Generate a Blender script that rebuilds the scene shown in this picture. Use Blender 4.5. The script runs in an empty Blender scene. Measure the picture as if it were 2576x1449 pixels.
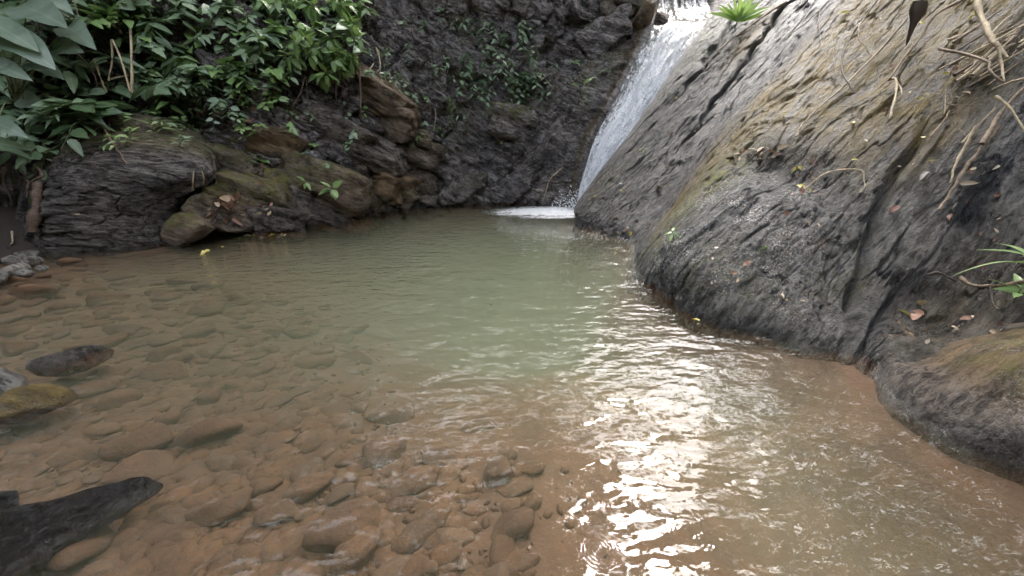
import bpy, bmesh, math, random
import numpy as np
from mathutils import Vector, Matrix

random.seed(7)
rng = np.random.default_rng(7)
SC = bpy.context.scene
COL = SC.collection
R = math.radians

# ------------------------------------------------------------------ camera
CAMZ, PITCH = 1.5, R(24.0)
FPX, CX, CY = 930.0, 1288.0, 724.5          # focal length and centre in a 2576 x 1449 frame
cam_d = bpy.data.cameras.new('camera')
cam = bpy.data.objects.new('camera', cam_d); COL.objects.link(cam)
cam_d.sensor_width = 36.0; cam_d.lens = 36.0 * FPX / 2576.0
cam_d.clip_start = 0.02; cam_d.clip_end = 400
cam.location = (0, 0, CAMZ); cam.rotation_euler = (math.pi / 2 - PITCH, 0, 0)
SC.camera = cam

# ------------------------------------------------------------------ sky, sun, exposure
SUN_EL, SUN_AZ = R(56), R(27)               # azimuth from +Y towards +X
world = bpy.data.worlds.new('World'); SC.world = world; world.use_nodes = True
wn = world.node_tree.nodes; wl = world.node_tree.links
bg = wn['Background']
sky = wn.new('ShaderNodeTexSky'); sky.sky_type = 'NISHITA'; sky.sun_disc = False
sky.sun_elevation = SUN_EL; sky.sun_rotation = SUN_AZ
sky.air_density = 1.0; sky.dust_density = 4.0; sky.ozone_density = 0.6
hs = wn.new('ShaderNodeHueSaturation'); hs.inputs['Saturation'].default_value = 0.45
wl.new(sky.outputs['Color'], hs.inputs['Color']); wl.new(hs.outputs['Color'], bg.inputs['Color'])
bg.inputs['Strength'].default_value = 0.15
sun_d = bpy.data.lights.new('sun', 'SUN'); sun = bpy.data.objects.new('sun', sun_d); COL.objects.link(sun)
sun_d.energy = 0.38; sun_d.angle = R(13); sun_d.color = (1.0, 0.97, 0.93)
sd = Vector((math.sin(SUN_AZ) * math.cos(SUN_EL), math.cos(SUN_AZ) * math.cos(SUN_EL), math.sin(SUN_EL)))
sun.rotation_euler = sd.to_track_quat('Z', 'Y').to_euler()
sun.location = sd * 40
vs = SC.view_settings
vs.view_transform = 'Standard'; vs.look = 'None'; vs.gamma = 1.0; vs.use_curve_mapping = False
vs.exposure = 3.3
cy = SC.cycles
cy.max_bounces = 5; cy.diffuse_bounces = 2; cy.glossy_bounces = 2; cy.transmission_bounces = 4
cy.transparent_max_bounces = 12; cy.volume_bounces = 2
cy.use_denoising = True; cy.use_adaptive_sampling = True; cy.adaptive_threshold = 0.015; cy.adaptive_min_samples = 24
cy.sample_clamp_indirect = 6.0

# ------------------------------------------------------------------ projection helpers
SP, CP = math.sin(PITCH), math.cos(PITCH)
def zy(px, z, Y):
    """world point at height z and forward distance Y seen at column px"""
    D = Y * CP + (CAMZ - z) * SP
    return ((px - CX) / FPX * D, Y, z)
def ray(px, py):
    x = (px - CX) / FPX; v = (CY - py) / FPX
    return Vector((x, CP + v * SP, -SP + v * CP))
def wp(px, py, z=0.0):
    d = ray(px, py); t = (z - CAMZ) / d.z
    return (d.x * t, d.y * t, z)
def pt(px, py, Y):
    d = ray(px, py); t = Y / d.y
    return (d.x * t, Y, CAMZ + d.z * t)

# ------------------------------------------------------------------ numpy noise
_perm = rng.permutation(256).astype(np.int64); _perm = np.concatenate([_perm] * 3)
_g = rng.normal(size=(256, 3)); _g /= np.linalg.norm(_g, axis=1, keepdims=True)
_h = rng.random(256)
def pnoise(p, seed=0):
    p = p + seed * 17.37
    i = np.floor(p).astype(np.int64); f = p - i; i = i & 255
    u = f * f * f * (f * (f * 6 - 15) + 10)
    out = 0
    for dx in (0, 1):
        wx = u[..., 0] if dx else 1 - u[..., 0]
        for dy in (0, 1):
            wy = u[..., 1] if dy else 1 - u[..., 1]
            for dz in (0, 1):
                wz = u[..., 2] if dz else 1 - u[..., 2]
                h = _perm[_perm[_perm[(i[..., 0] + dx) & 255] + ((i[..., 1] + dy) & 255)] + ((i[..., 2] + dz) & 255)]
                g = _g[h]
                out = out + wx * wy * wz * (g[..., 0] * (f[..., 0] - dx) + g[..., 1] * (f[..., 1] - dy) + g[..., 2] * (f[..., 2] - dz))
    return out * 1.5
def fbm(p, o=4, seed=0, gain=0.5, lac=2.03):
    a, s, t = 1.0, 0.0, 0.0
    for k in range(o):
        s = s + a * pnoise(p, seed + k); t += a; a *= gain; p = p * lac
    return s / t
def ridged(p, o=4, seed=0, gain=0.5):
    a, s, t = 1.0, 0.0, 0.0
    for k in range(o):
        s = s + a * (1 - np.abs(pnoise(p, seed + k)) * 2); t += a; a *= gain; p = p * 2.05
    return s / t
def cells(p, seed=0, jit=0.9):
    """distance to nearest / second nearest feature point and a random value of the cell"""
    i = np.floor(p).astype(np.int64); f = p - i
    d1 = np.full(p.shape[:-1], 9.0); d2 = d1.copy(); val = np.zeros_like(d1); cen = np.zeros_like(p)
    for dx in (-1, 0, 1):
        for dy in (-1, 0, 1):
            for dz in (-1, 0, 1):
                h = _perm[_perm[_perm[(i[..., 0] + dx + seed) & 255] + ((i[..., 1] + dy) & 255)] + ((i[..., 2] + dz) & 255)]
                o = np.stack([_h[h], _h[(h + 57) & 255], _h[(h + 131) & 255]], -1) * jit
                r = o + np.array([dx, dy, dz]) - f
                d = np.sqrt((r * r).sum(-1))
                n = d < d1
                d2 = np.where(n, d1, np.minimum(d2, d)); val = np.where(n, _h[(h + 13) & 255], val)
                cen = np.where(n[..., None], r, cen); d1 = np.where(n, d, d1)
    return d1, d2, val, cen
def sstep(a, b, x):
    t = np.clip((x - a) / (b - a), 0, 1); return t * t * (3 - 2 * t)

# ------------------------------------------------------------------ mesh helpers
def link(o, parent=None):
    COL.objects.link(o)
    if parent is not None: o.parent = parent
    return o
def tag(o, label=None, cat=None, group=None, kind=None):
    if label: o['label'] = label
    if cat: o['category'] = cat
    if group: o['group'] = group
    if kind: o['kind'] = kind
    return o
def raw_mesh(name, V, Q, mat=None, smooth=True, attrs=None, uv=None):
    """V (n,3), Q (m,k) with k = 3 or 4"""
    V = np.asarray(V, np.float32).reshape(-1, 3); Q = np.asarray(Q, np.int32); k = Q.shape[1]
    me = bpy.data.meshes.new(name)
    me.vertices.add(len(V)); me.vertices.foreach_set('co', V.ravel())
    me.loops.add(Q.size); me.loops.foreach_set('vertex_index', Q.ravel())
    me.polygons.add(len(Q)); me.polygons.foreach_set('loop_start', np.arange(0, Q.size, k, dtype=np.int32))
    me.polygons.foreach_set('use_smooth', np.full(len(Q), smooth))
    for an, av in (attrs or {}).items():
        av = np.asarray(av, np.float32)
        if av.ndim == 2:
            a = me.attributes.new(an, 'FLOAT_VECTOR', 'POINT'); a.data.foreach_set('vector', av.ravel())
        else:
            a = me.attributes.new(an, 'FLOAT', 'POINT'); a.data.foreach_set('value', av.ravel())
    me.update(calc_edges=True); me.validate()
    if mat: me.materials.append(mat)
    return me
def grid_faces(nv, nu):
    a = np.arange(nv * nu).reshape(nv, nu)
    return np.stack([a[:-1, :-1], a[:-1, 1:], a[1:, 1:], a[1:, :-1]], -1).reshape(-1, 4)
def obj(name, me, parent=None, loc=None):
    o = bpy.data.objects.new(name, me); link(o, parent)
    if loc is not None: o.location = loc
    return o
def empty(name, loc):
    o = bpy.data.objects.new(name, None); o.empty_display_size = 0.1; o.location = loc; return link(o)
def catmull(C, n, axis):
    """resample control array C along an axis with a Catmull-Rom spline"""
    C = np.moveaxis(np.asarray(C, float), axis, 0); m = len(C)
    t = np.linspace(0, m - 1, n); i = np.minimum(t.astype(int), m - 2); f = (t - i)[(...,) + (None,) * (C.ndim - 1)]
    P = lambda k: C[np.clip(k, 0, m - 1)]
    p0, p1, p2, p3 = P(i - 1), P(i), P(i + 1), P(i + 2)
    p0 = np.where((i == 0).reshape(f.shape), 2 * p1 - p2, p0); p3 = np.where((i == m - 2).reshape(f.shape), 2 * p2 - p1, p3)
    out = 0.5 * (2 * p1 + (p2 - p0) * f + (2 * p0 - 5 * p1 + 4 * p2 - p3) * f ** 2 + (3 * p1 - p0 - 3 * p2 + p3) * f ** 3)
    return np.moveaxis(out, 0, axis), t
def loft(cols, nu, nv):
    """cols: list of columns, each a list of points from the bottom up -> P[nv,nu,3], u index, v index"""
    C = np.array(cols, float).transpose(1, 0, 2)
    P, tv = catmull(C, nv, 0); P, tu = catmull(P, nu, 1)
    U, Vv = np.meshgrid(tu, tv); return P, U, Vv
def normals(P):
    du = np.gradient(P, axis=1); dv = np.gradient(P, axis=0)
    n = np.cross(du, dv); return n / (np.linalg.norm(n, axis=-1, keepdims=True) + 1e-9)
def frame_coords(P, along, across_hint=(0, 0, 1), stretch=0.28):
    a = np.array(along, float); a /= np.linalg.norm(a)
    c = np.cross(a, np.array(across_hint, float)); c /= np.linalg.norm(c); b = np.cross(c, a)
    return np.stack([P @ a * stretch, P @ b, P @ c], -1)
def gauss(U, V, u, v, su, sv):
    return np.exp(-((U - u) / su) ** 2 - ((V - v) / sv) ** 2)
def tube(path, r0, r1, sides=6, wob=0.0, sub=4):
    P = np.array(path, float)
    if len(P) > 2: P, _ = catmull(P, (len(P) - 1) * sub + 1, 0)
    n = len(P)
    if wob: P = P + rng.normal(size=P.shape) * wob * np.linspace(0.2, 1, n)[:, None]
    T = np.gradient(P, axis=0); T /= np.linalg.norm(T, axis=1, keepdims=True) + 1e-9
    ref = np.array([0.31, 0.52, 0.79]); A = np.cross(T, ref); A /= np.linalg.norm(A, axis=1, keepdims=True) + 1e-9
    B = np.cross(T, A); ang = np.linspace(0, 2 * np.pi, sides, endpoint=False)
    rad = np.linspace(r0, r1, n) * (1 + 0.18 * rng.normal(size=n))
    V = P[:, None] + rad[:, None, None] * (np.cos(ang)[None, :, None] * A[:, None] + np.sin(ang)[None, :, None] * B[:, None])
    a = np.arange(n * sides).reshape(n, sides); b = np.roll(a, -1, 1)
    Q = np.stack([a[:-1], b[:-1], b[1:], a[1:]], -1).reshape(-1, 4)
    return V.reshape(-1, 3), Q, P
def ico(sub):
    bm = bmesh.new(); bmesh.ops.create_icosphere(bm, subdivisions=sub, radius=1.0)
    V = np.array([v.co[:] for v in bm.verts]); Fc = np.array([[v.index for v in f.verts] for f in bm.faces]); bm.free()
    return V / np.linalg.norm(V, axis=1, keepdims=True), Fc
ICO = {k: ico(k) for k in (1, 2, 3, 4, 5, 6)}

# ------------------------------------------------------------------ materials
class NT:
    def __init__(s, name):
        s.m = bpy.data.materials.new(name); s.m.use_nodes = True
        s.t = s.m.node_tree; s.n = s.t.nodes; s.l = s.t.links
        s.out = s.n['Material Output']; s.p = s.n['Principled BSDF']
    def node(s, typ, **kw):
        n = s.n.new(typ)
        for k, v in kw.items():
            if k in n.inputs: s.set(n.inputs[k], v)
            else: setattr(n, k, v)
        return n
    def set(s, sock, v):
        if hasattr(v, 'is_output') or isinstance(v, bpy.types.NodeSocket): s.l.new(v, sock)
        else: sock.default_value = v
    def noise(s, vec, scale, detail=6, rough=0.6, dist=0.0):
        n = s.node('ShaderNodeTexNoise'); s.set(n.inputs['Vector'], vec)
        n.inputs['Scale'].default_value = scale; n.inputs['Detail'].default_value = detail
        n.inputs['Roughness'].default_value = rough; n.inputs['Distortion'].default_value = dist
        return n.outputs['Fac']
    def ramp(s, fac, a, b, lo=0.0, hi=1.0, smooth=True):
        n = s.node('ShaderNodeMapRange'); n.interpolation_type = 'SMOOTHSTEP' if smooth else 'LINEAR'
        s.set(n.inputs[0], fac); n.inputs[1].default_value = a; n.inputs[2].default_value = b
        n.inputs[3].default_value = lo; n.inputs[4].default_value = hi
        return n.outputs[0]
    def math(s, op, a, b=0.0, clamp=False):
        n = s.node('ShaderNodeMath'); n.operation = op; n.use_clamp = clamp
        s.set(n.inputs[0], a); s.set(n.inputs[1], b); return n.outputs[0]
    def mix(s, fac, a, b, blend='MIX'):
        n = s.node('ShaderNodeMix'); n.data_type = 'RGBA'; n.blend_type = blend
        s.set(n.inputs[0], fac)
        for sock, v in ((n.inputs[6], a), (n.inputs[7], b)):
            if isinstance(v, tuple): sock.default_value = (*v, 1.0)
            else: s.l.new(v, sock)
        return n.outputs[2]
    def attr(s, name, out='Fac'):
        n = s.node('ShaderNodeAttribute'); n.attribute_name = name; return n.outputs[out]
    def bump(s, h, dist, strength=1.0, normal=None):
        n = s.node('ShaderNodeBump'); s.set(n.inputs['Height'], h)
        n.inputs['Distance'].default_value = dist; n.inputs['Strength'].default_value = strength
        if normal is not None: s.l.new(normal, n.inputs['Normal'])
        return n.outputs['Normal']

def rock_material(name, dark, mid, light, tan=(0.185, 0.125, 0.028), moss=(0.18, 0.185, 0.018), rough=0.5, flecks=0.08, wetz=0.10, silted=0.92):
    """foliated schist: attributes fol (stretched coords), moss, tan, wet, lichen painted on the stone itself"""
    t = NT(name); fol = t.attr('fol', 'Vector')
    geo = t.node('ShaderNodeNewGeometry'); pos = geo.outputs['Position']
    sep = t.node('ShaderNodeSeparateXYZ'); t.l.new(pos, sep.inputs[0])
    dark, mid, light = (tuple(c * 1.3 for c in q) for q in (dark, mid, light))
    n1 = t.noise(fol, 1.6, 8, 0.65, 0.4); n2 = t.noise(fol, 9.0, 8, 0.75); n3 = t.noise(pos, 38.0, 5, 0.7); n4 = t.noise(pos, 3.1, 5, 0.6)
    n5 = t.noise(fol, 30.0, 6, 0.75); n6 = t.noise(pos, 95.0, 4, 0.7)
    col = t.mix(t.ramp(n1, 0.36, 0.62), dark, mid)
    col = t.mix(t.ramp(t.noise(pos, 1.3, 4), 0.45, 0.62, 0.0, 0.5), col, tuple(c * k for c, k in zip(mid, (0.80, 0.92, 1.10))))
    col = t.mix(t.math('MULTIPLY', t.ramp(n2, 0.50, 0.64), 0.85), col, light)
    col = t.mix(t.ramp(n2, 0.49, 0.39, 0.0, 0.88), col, tuple(c * 0.34 for c in dark))  # dark mottling, deepened as crevice shade painted into the colour
    col = t.mix(t.ramp(n5, 0.49, 0.40, 0.0, 0.9), col, tuple(c * 0.30 for c in dark))  # dark specks in the pits, also standing in for missing crevice shade
    col = t.mix(t.ramp(n5, 0.54, 0.62, 0.0, 0.6), col, light)
    # iron brown staining
    col = t.mix(t.math('MULTIPLY', t.ramp(n4, 0.55, 0.72), 0.45), col, (0.11, 0.062, 0.036))
    # tan weathering crust and moss
    ta = t.math('MULTIPLY', t.attr('tan'), t.ramp(t.noise(fol, 4.5, 7, 0.7), 0.22, 0.54))
    col = t.mix(t.math('MULTIPLY', ta, 0.9, True), col, t.mix(t.ramp(n2, 0.40, 0.60), tuple(c * 0.45 for c in tan), tan))
    mo = t.math('MULTIPLY', t.attr('moss'), t.ramp(t.noise(pos, 8.0, 8, 0.8), 0.42, 0.60))
    col = t.mix(t.math('MULTIPLY', mo, 0.95, True), col, t.mix(n3, tuple(c * 0.4 for c in moss), moss))
    # pale lichen flecks
    fl = t.math('MULTIPLY', t.ramp(t.noise(pos, 55.0, 4, 0.75), 0.53, 0.60), t.ramp(n4, 0.42, 0.62))
    fl = t.math('MULTIPLY', fl, t.math('ADD', t.attr('lichen'), flecks), True)
    col = t.mix(fl, col, (0.55, 0.54, 0.52))
    # wet margin and wet seeps
    wz = t.math('ADD', sep.outputs['Z'], t.ramp(n1, 0.3, 0.7, -0.06, 0.06))
    wet = t.math('MAXIMUM', t.ramp(wz, wetz, wetz - 0.09), t.math('MULTIPLY', t.attr('wet'), t.ramp(n4, 0.3, 0.6)))
    col = t.mix(wet, col, t.mix(0.6, col, (0.018, 0.014, 0.012)))
    silt = t.math('MULTIPLY', t.ramp(wz, 0.0, -0.05), silted)
    col = t.mix(silt, col, t.mix(t.ramp(n2, 0.35, 0.65), (0.07, 0.030, 0.011), (0.14, 0.062, 0.024)))
    t.l.new(col, t.p.inputs['Base Color'])
    rg = t.ramp(n2, 0.3, 0.7, rough - 0.12, rough + 0.22)
    t.set(t.p.inputs['Roughness'], t.math('SUBTRACT', rg, t.math('MULTIPLY', wet, 0.30), True))
    t.set(t.p.inputs['Specular IOR Level'], t.math('ADD', t.math('MULTIPLY', wet, 0.35), 0.28))
    h = t.math('ADD', t.math('MULTIPLY', n2, 0.9), t.math('MULTIPLY', n3, 0.22))
    h = t.math('ADD', h, t.math('MULTIPLY', n5, 0.55)); h = t.math('ADD', h, t.math('MULTIPLY', n6, 0.16))
    t.l.new(t.bump(h, 0.10, 1.0), t.p.inputs['Normal'])
    return t.m

M = {}
M['slab'] = rock_material('schist_slab', (0.026, 0.024, 0.024), (0.074, 0.069, 0.063), (0.165, 0.158, 0.150))
M['cliff'] = rock_material('schist_cliff', (0.066, 0.054, 0.049), (0.195, 0.163, 0.144), (0.36, 0.33, 0.31), flecks=0.12, rough=0.40)
M['outcrop'] = rock_material('schist_outcrop', (0.038, 0.031, 0.027), (0.108, 0.090, 0.077), (0.22, 0.20, 0.17), moss=(0.22, 0.23, 0.09), flecks=0.05)
M['block'] = rock_material('schist_block', (0.046, 0.036, 0.031), (0.135, 0.106, 0.084), (0.24, 0.205, 0.17), tan=(0.27, 0.17, 0.075), moss=(0.26, 0.26, 0.045), flecks=0.06)
M['wetrock'] = rock_material('wet_black_rock', (0.012, 0.012, 0.012), (0.028, 0.027, 0.026), (0.06, 0.06, 0.06), rough=0.24, flecks=0.0, wetz=0.4, silted=0.25)
M['stone'] = rock_material('dry_river_stone', (0.11, 0.10, 0.085), (0.20, 0.185, 0.16), (0.28, 0.26, 0.23), flecks=0.1, wetz=0.03)

def bed_material(name, c1, c2, c3):
    t = NT(name); pos = t.node('ShaderNodeNewGeometry').outputs['Position']
    oi = t.node('ShaderNodeObjectInfo')
    a = t.noise(pos, 5.0, 6, 0.6); b = t.noise(pos, 40.0, 5, 0.7)
    col = t.mix(t.ramp(a, 0.35, 0.65), c1, c2); col = t.mix(t.ramp(b, 0.45, 0.7), col, c3)
    col = t.mix(t.math('MULTIPLY', oi.outputs['Random'], 0.45), col, t.mix(0.5, col, (0.09, 0.075, 0.055)))
    sz = t.node('ShaderNodeSeparateXYZ'); t.l.new(pos, sz.inputs[0])
    if 'silt_bed' in name: col = t.mix(t.ramp(sz.outputs['Z'], -0.01, 0.03), col, (0.035, 0.025, 0.018))
    t.l.new(col, t.p.inputs['Base Color']); t.p.inputs['Roughness'].default_value = 0.85
    t.l.new(t.bump(t.math('ADD', b, t.math('MULTIPLY', a, 0.6)), 0.012, 0.7), t.p.inputs['Normal'])
    return t.m
M['bed'] = bed_material('orange_silt_bed', (0.064, 0.026, 0.008), (0.10, 0.042, 0.0135), (0.078, 0.034, 0.012))
M['cobble'] = bed_material('silt_coated_cobble', (0.064, 0.028, 0.0095), (0.108, 0.049, 0.0175), (0.036, 0.018, 0.008))
M['soil'] = bed_material('forest_soil', (0.035, 0.022, 0.015), (0.06, 0.038, 0.026), (0.09, 0.06, 0.04))

def leaf_material(name, c0, c1, vein, rough=0.36, trans=0.25):
    t = NT(name); oi = t.node('ShaderNodeObjectInfo'); tc = t.node('ShaderNodeTexCoord')
    pos = tc.outputs['Object']
    col = t.mix(oi.outputs['Random'], c0, c1)
    col = t.mix(t.ramp(t.noise(pos, 9.0, 4, 0.6), 0.45, 0.75, 0, 0.35), col, vein)
    sx = t.node('ShaderNodeSeparateXYZ'); t.l.new(pos, sx.inputs[0])
    mid = t.ramp(t.math('ABSOLUTE', sx.outputs['Y']), 0.035, 0.012, 0.0, 0.55)
    col = t.mix(mid, col, vein)
    t.l.new(col, t.p.inputs['Base Color']); t.p.inputs['Roughness'].default_value = rough
    t.p.inputs['Specular IOR Level'].default_value = 0.5
    tr = t.node('ShaderNodeBsdfTranslucent'); t.l.new(t.mix(0.35, col, (0.22, 0.32, 0.05)), tr.inputs['Color'])
    mx = t.node('ShaderNodeMixShader'); mx.inputs[0].default_value = trans
    t.l.new(t.p.outputs[0], mx.inputs[1]); t.l.new(tr.outputs[0], mx.inputs[2]); t.l.new(mx.outputs[0], t.out.inputs['Surface'])
    return t.m
M['leaf'] = leaf_material('green_leaf', (0.11, 0.185, 0.10), (0.23, 0.31, 0.18), (0.30, 0.37, 0.24))
M['leaf_bright'] = leaf_material('young_green_leaf', (0.15, 0.26, 0.08), (0.24, 0.35, 0.12), (0.30, 0.40, 0.17))
M['leaf_dark'] = leaf_material('deep_green_leaf', (0.035, 0.072, 0.03), (0.07, 0.115, 0.05), (0.11, 0.16, 0.075))
M['leaf_big'] = leaf_material('large_grey_green_leaf', (0.11, 0.16, 0.11), (0.18, 0.24, 0.175), (0.24, 0.29, 0.22), rough=0.38)
M['dead_red'] = leaf_material('russet_dead_leaf', (0.16, 0.07, 0.045), (0.28, 0.14, 0.09), (0.32, 0.19, 0.13), rough=0.6, trans=0.1)
M['dead_pale'] = leaf_material('pale_dead_leaf', (0.38, 0.27, 0.16), (0.52, 0.43, 0.32), (0.45, 0.36, 0.26), rough=0.65, trans=0.1)
M['dead_yellow'] = leaf_material('yellow_fallen_leaf', (0.42, 0.34, 0.06), (0.55, 0.46, 0.12), (0.5, 0.42, 0.2), rough=0.5, trans=0.2)
M['dead_dark'] = leaf_material('dark_rotten_leaf', (0.035, 0.024, 0.018), (0.07, 0.045, 0.032), (0.05, 0.035, 0.025), rough=0.6, trans=0.02)
def bark(name, a, b):
    t = NT(name); pos = t.node('ShaderNodeNewGeometry').outputs['Position']
    n = t.noise(pos, 35.0, 5, 0.65); col = t.mix(t.ramp(n, 0.35, 0.65), a, b)
    col = t.mix(t.ramp(t.noise(pos, 6.0, 3), 0.5, 0.7, 0, 0.6), col, tuple(c * 0.45 for c in a))
    t.l.new(col, t.p.inputs['Base Color']); t.p.inputs['Roughness'].default_value = 0.75
    t.l.new(t.bump(n, 0.006, 0.6), t.p.inputs['Normal']); return t.m
M['twig'] = bark('dry_brown_twig', (0.16, 0.115, 0.075), (0.32, 0.24, 0.155))
M['twig_pale'] = bark('pale_dry_twig', (0.34, 0.26, 0.16), (0.52, 0.42, 0.27))
M['twig_dark'] = bark('dark_twig', (0.035, 0.027, 0.022), (0.09, 0.07, 0.05))
M['root'] = bark('brown_root', (0.07, 0.045, 0.03), (0.15, 0.10, 0.07))
M['stem'] = bark('green_stem', (0.08, 0.10, 0.04), (0.15, 0.16, 0.08))

# water: clear reflecting surface over a turbid greenish body
def water_material():
    t = NT('pool_water'); geo = t.node('ShaderNodeNewGeometry'); pos = geo.outputs['Position']
    t.n.remove(t.p)
    def scaled(sx, sy, rot=0.0):
        m = t.node('ShaderNodeMapping'); t.l.new(pos, m.inputs['Vector']); m.inputs['Scale'].default_value = (sx, sy, 1)
        m.inputs['Rotation'].default_value = (0, 0, rot); return m.outputs[0]
    sep = t.node('ShaderNodeSeparateXYZ'); t.l.new(pos, sep.inputs[0])
    def dist(c):
        n = t.node('ShaderNodeVectorMath'); n.operation = 'DISTANCE'; t.l.new(pos, n.inputs[0]); n.inputs[1].default_value = c; return n.outputs['Value']
    fall = dist((1.0, 6.6, 0))
    amp = t.ramp(fall, 6.6, 1.0, 0.42, 1.0, smooth=False)
    left = t.ramp(sep.outputs['X'], -0.4, -1.4, 0.0, 0.55)
    amp = t.math('ADD', t.math('ADD', amp, left), t.ramp(fall, 1.9, 0.5, 0.0, 1.3))
    big = t.noise(scaled(1.0, 1.7, 0.25), 3.0, 1, 0.4)
    mid = t.noise(scaled(1.0, 1.9, -0.2), 7.5, 1, 0.5)
    fine = t.noise(scaled(1.0, 2.0, 0.1), 22.0, 1.5, 0.5)
    h = t.math('MULTIPLY', big, 0.022)
    h = t.math('ADD', h, t.math('MULTIPLY', t.math('MULTIPLY', mid, amp), 0.0165))
    h = t.math('ADD', h, t.math('MULTIPLY', t.math('MULTIPLY', fine, t.math('POWER', amp, 3.0)), 0.006))
    # rings of falling drops
    for (px, py, k, r, a) in ((1502, 1385, 420, 0.09, .0004), (1735, 1345, 360, 0.12, .00014)):
        d = dist(wp(px, py)); w = t.math('SINE', t.math('MULTIPLY', d, k))
        w = t.math('MULTIPLY', w, t.ramp(d, r, r * 0.35, 0.0, a)); h = t.math('ADD', h, w)
    nb = t.bump(h, 1.0, 1.0)
    tr = t.node('ShaderNodeBsdfTransparent'); tr.inputs['Color'].default_value = (0.97, 0.96, 0.94, 1)
    gl = t.node('ShaderNodeBsdfGlossy'); gl.inputs['Roughness'].default_value = 0.006; t.l.new(nb, gl.inputs['Normal'])
    fr = t.node('ShaderNodeFresnel'); fr.inputs['IOR'].default_value = 1.33; t.l.new(nb, fr.inputs['Normal'])
    # the underside of the surface stays clear
    fac = t.math('MULTIPLY', fr.outputs[0], t.math('SUBTRACT', 1.0, geo.outputs['Backfacing']))
    mx = t.node('ShaderNodeMixShader'); t.l.new(fac, mx.inputs[0]); t.l.new(tr.outputs[0], mx.inputs[1]); t.l.new(gl.outputs[0], mx.inputs[2])
    t.l.new(mx.outputs[0], t.out.inputs['Surface'])
    vs_ = t.node('ShaderNodeVolumeScatter'); vs_.inputs['Color'].default_value = (0.48, 0.53, 0.38, 1); vs_.inputs['Density'].default_value = 0.42
    va = t.node('ShaderNodeVolumeAbsorption'); va.inputs['Color'].default_value = (0.36, 0.48, 0.26, 1); va.inputs['Density'].default_value = 0.26
    ad = t.node('ShaderNodeAddShader'); t.l.new(vs_.outputs[0], ad.inputs[0]); t.l.new(va.outputs[0], ad.inputs[1])
    t.l.new(ad.outputs[0], t.out.inputs['Volume'])
    return t.m
M['water'] = water_material()

def fall_material(name, lo, hi, base=(0.94, 0.95, 0.97)):
    t = NT(name); fl = t.attr('flow', 'Vector')
    def sc(a, b):
        m = t.node('ShaderNodeMapping'); t.l.new(fl, m.inputs['Vector']); m.inputs['Scale'].default_value = (a, b, 1); return m.outputs[0]
    a = t.noise(sc(22, 7.0), 1.0, 4, 0.7, 0.4); b = t.noise(sc(8, 0.7), 1.0, 3, 0.6); c = t.noise(sc(44, 22), 1.0, 3, 0.7)
    f = t.math('ADD', t.math('MULTIPLY', a, 0.45), t.math('MULTIPLY', b, 0.60)); f = t.math('ADD', f, t.math('MULTIPLY', c, 0.40))
    f = t.math('ADD', f, t.math('MULTIPLY', t.attr('foam'), 0.4))
    fac = t.ramp(f, lo, hi)
    t.p.inputs['Base Color'].default_value = (*base, 1); t.p.inputs['Roughness'].default_value = 0.3
    t.p.inputs['Subsurface Weight'].default_value = 0.0
    t.l.new(t.bump(f, 0.06, 0.9), t.p.inputs['Normal'])
    tl = t.node('ShaderNodeBsdfTranslucent'); tl.inputs['Color'].default_value = (*base, 1)
    m1 = t.node('ShaderNodeMixShader'); m1.inputs[0].default_value = 0.35; t.l.new(t.p.outputs[0], m1.inputs[1]); t.l.new(tl.outputs[0], m1.inputs[2])
    tr = t.node('ShaderNodeBsdfTransparent'); gl = t.node('ShaderNodeBsdfGlossy'); gl.inputs['Roughness'].default_value = 0.12
    m0 = t.node('ShaderNodeMixShader'); m0.inputs[0].default_value = 0.12; t.l.new(tr.outputs[0], m0.inputs[1]); t.l.new(gl.outputs[0], m0.inputs[2])
    mx = t.node('ShaderNodeMixShader'); t.l.new(fac, mx.inputs[0]); t.l.new(m0.outputs[0], mx.inputs[1]); t.l.new(m1.outputs[0], mx.inputs[2])
    t.l.new(mx.outputs[0], t.out.inputs['Surface']); return t.m
M['fall'] = fall_material('white_water', 0.65, 0.77)
M['foam'] = fall_material('pool_foam', 0.56, 0.82)

# ================================================================== the setting
# ---- pool bed
SHORE = np.array([wp(*q)[:2] for q in ((-200, 760), (0, 720), (100, 675), (220, 637), (400, 614), (520, 588), (640, 584), (800, 554), (960, 524), (1100, 516), (1300, 513), (1440, 516), (1446, 566), (1520, 585), (1594, 612), (1600, 645), (1617, 705), (1760, 792), (1950, 842), (2140, 886), (2228, 945), (2290, 1015), (2400, 1085), (2576, 1170), (2800, 1290), (3200, 1500))])
def shore_dist(X, Y):
    d = np.full(np.shape(X), 99.0)
    for a, b in zip(SHORE[:-1], SHORE[1:]):
        e = b - a; t = np.clip(((X - a[0]) * e[0] + (Y - a[1]) * e[1]) / (e @ e), 0, 1)
        d = np.minimum(d, np.hypot(X - a[0] - t * e[0], Y - a[1] - t * e[1]))
    return d
def bed_depth(X, Y):
    d = 0.17 + 1.75 * np.exp(-((X - 0.1) / 2.2) ** 2 - ((Y - 5.1) / 2.0) ** 2)
    d = d + 0.34 * np.exp(-((X - 1.6) / 0.75) ** 2 - ((Y - 1.2) / 1.0) ** 2)
    d = d + 0.10 * sstep(1.2, 2.6, Y) - 0.05 * sstep(-2.0, -4.5, X)
    return 0.05 + (d - 0.05) * sstep(-0.12, 0.75, shore_dist(X, Y))
bx = np.linspace(-9, 7, 420); by = np.linspace(-4, 10, 380)
X, Y = np.meshgrid(bx, by); P = np.stack([X, Y, X * 0], -1)
Zb = -bed_depth(X, Y) + 0.035 * fbm(P * 1.6, 4, 3) + 0.018 * fbm(P * 7, 3, 9)
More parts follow.
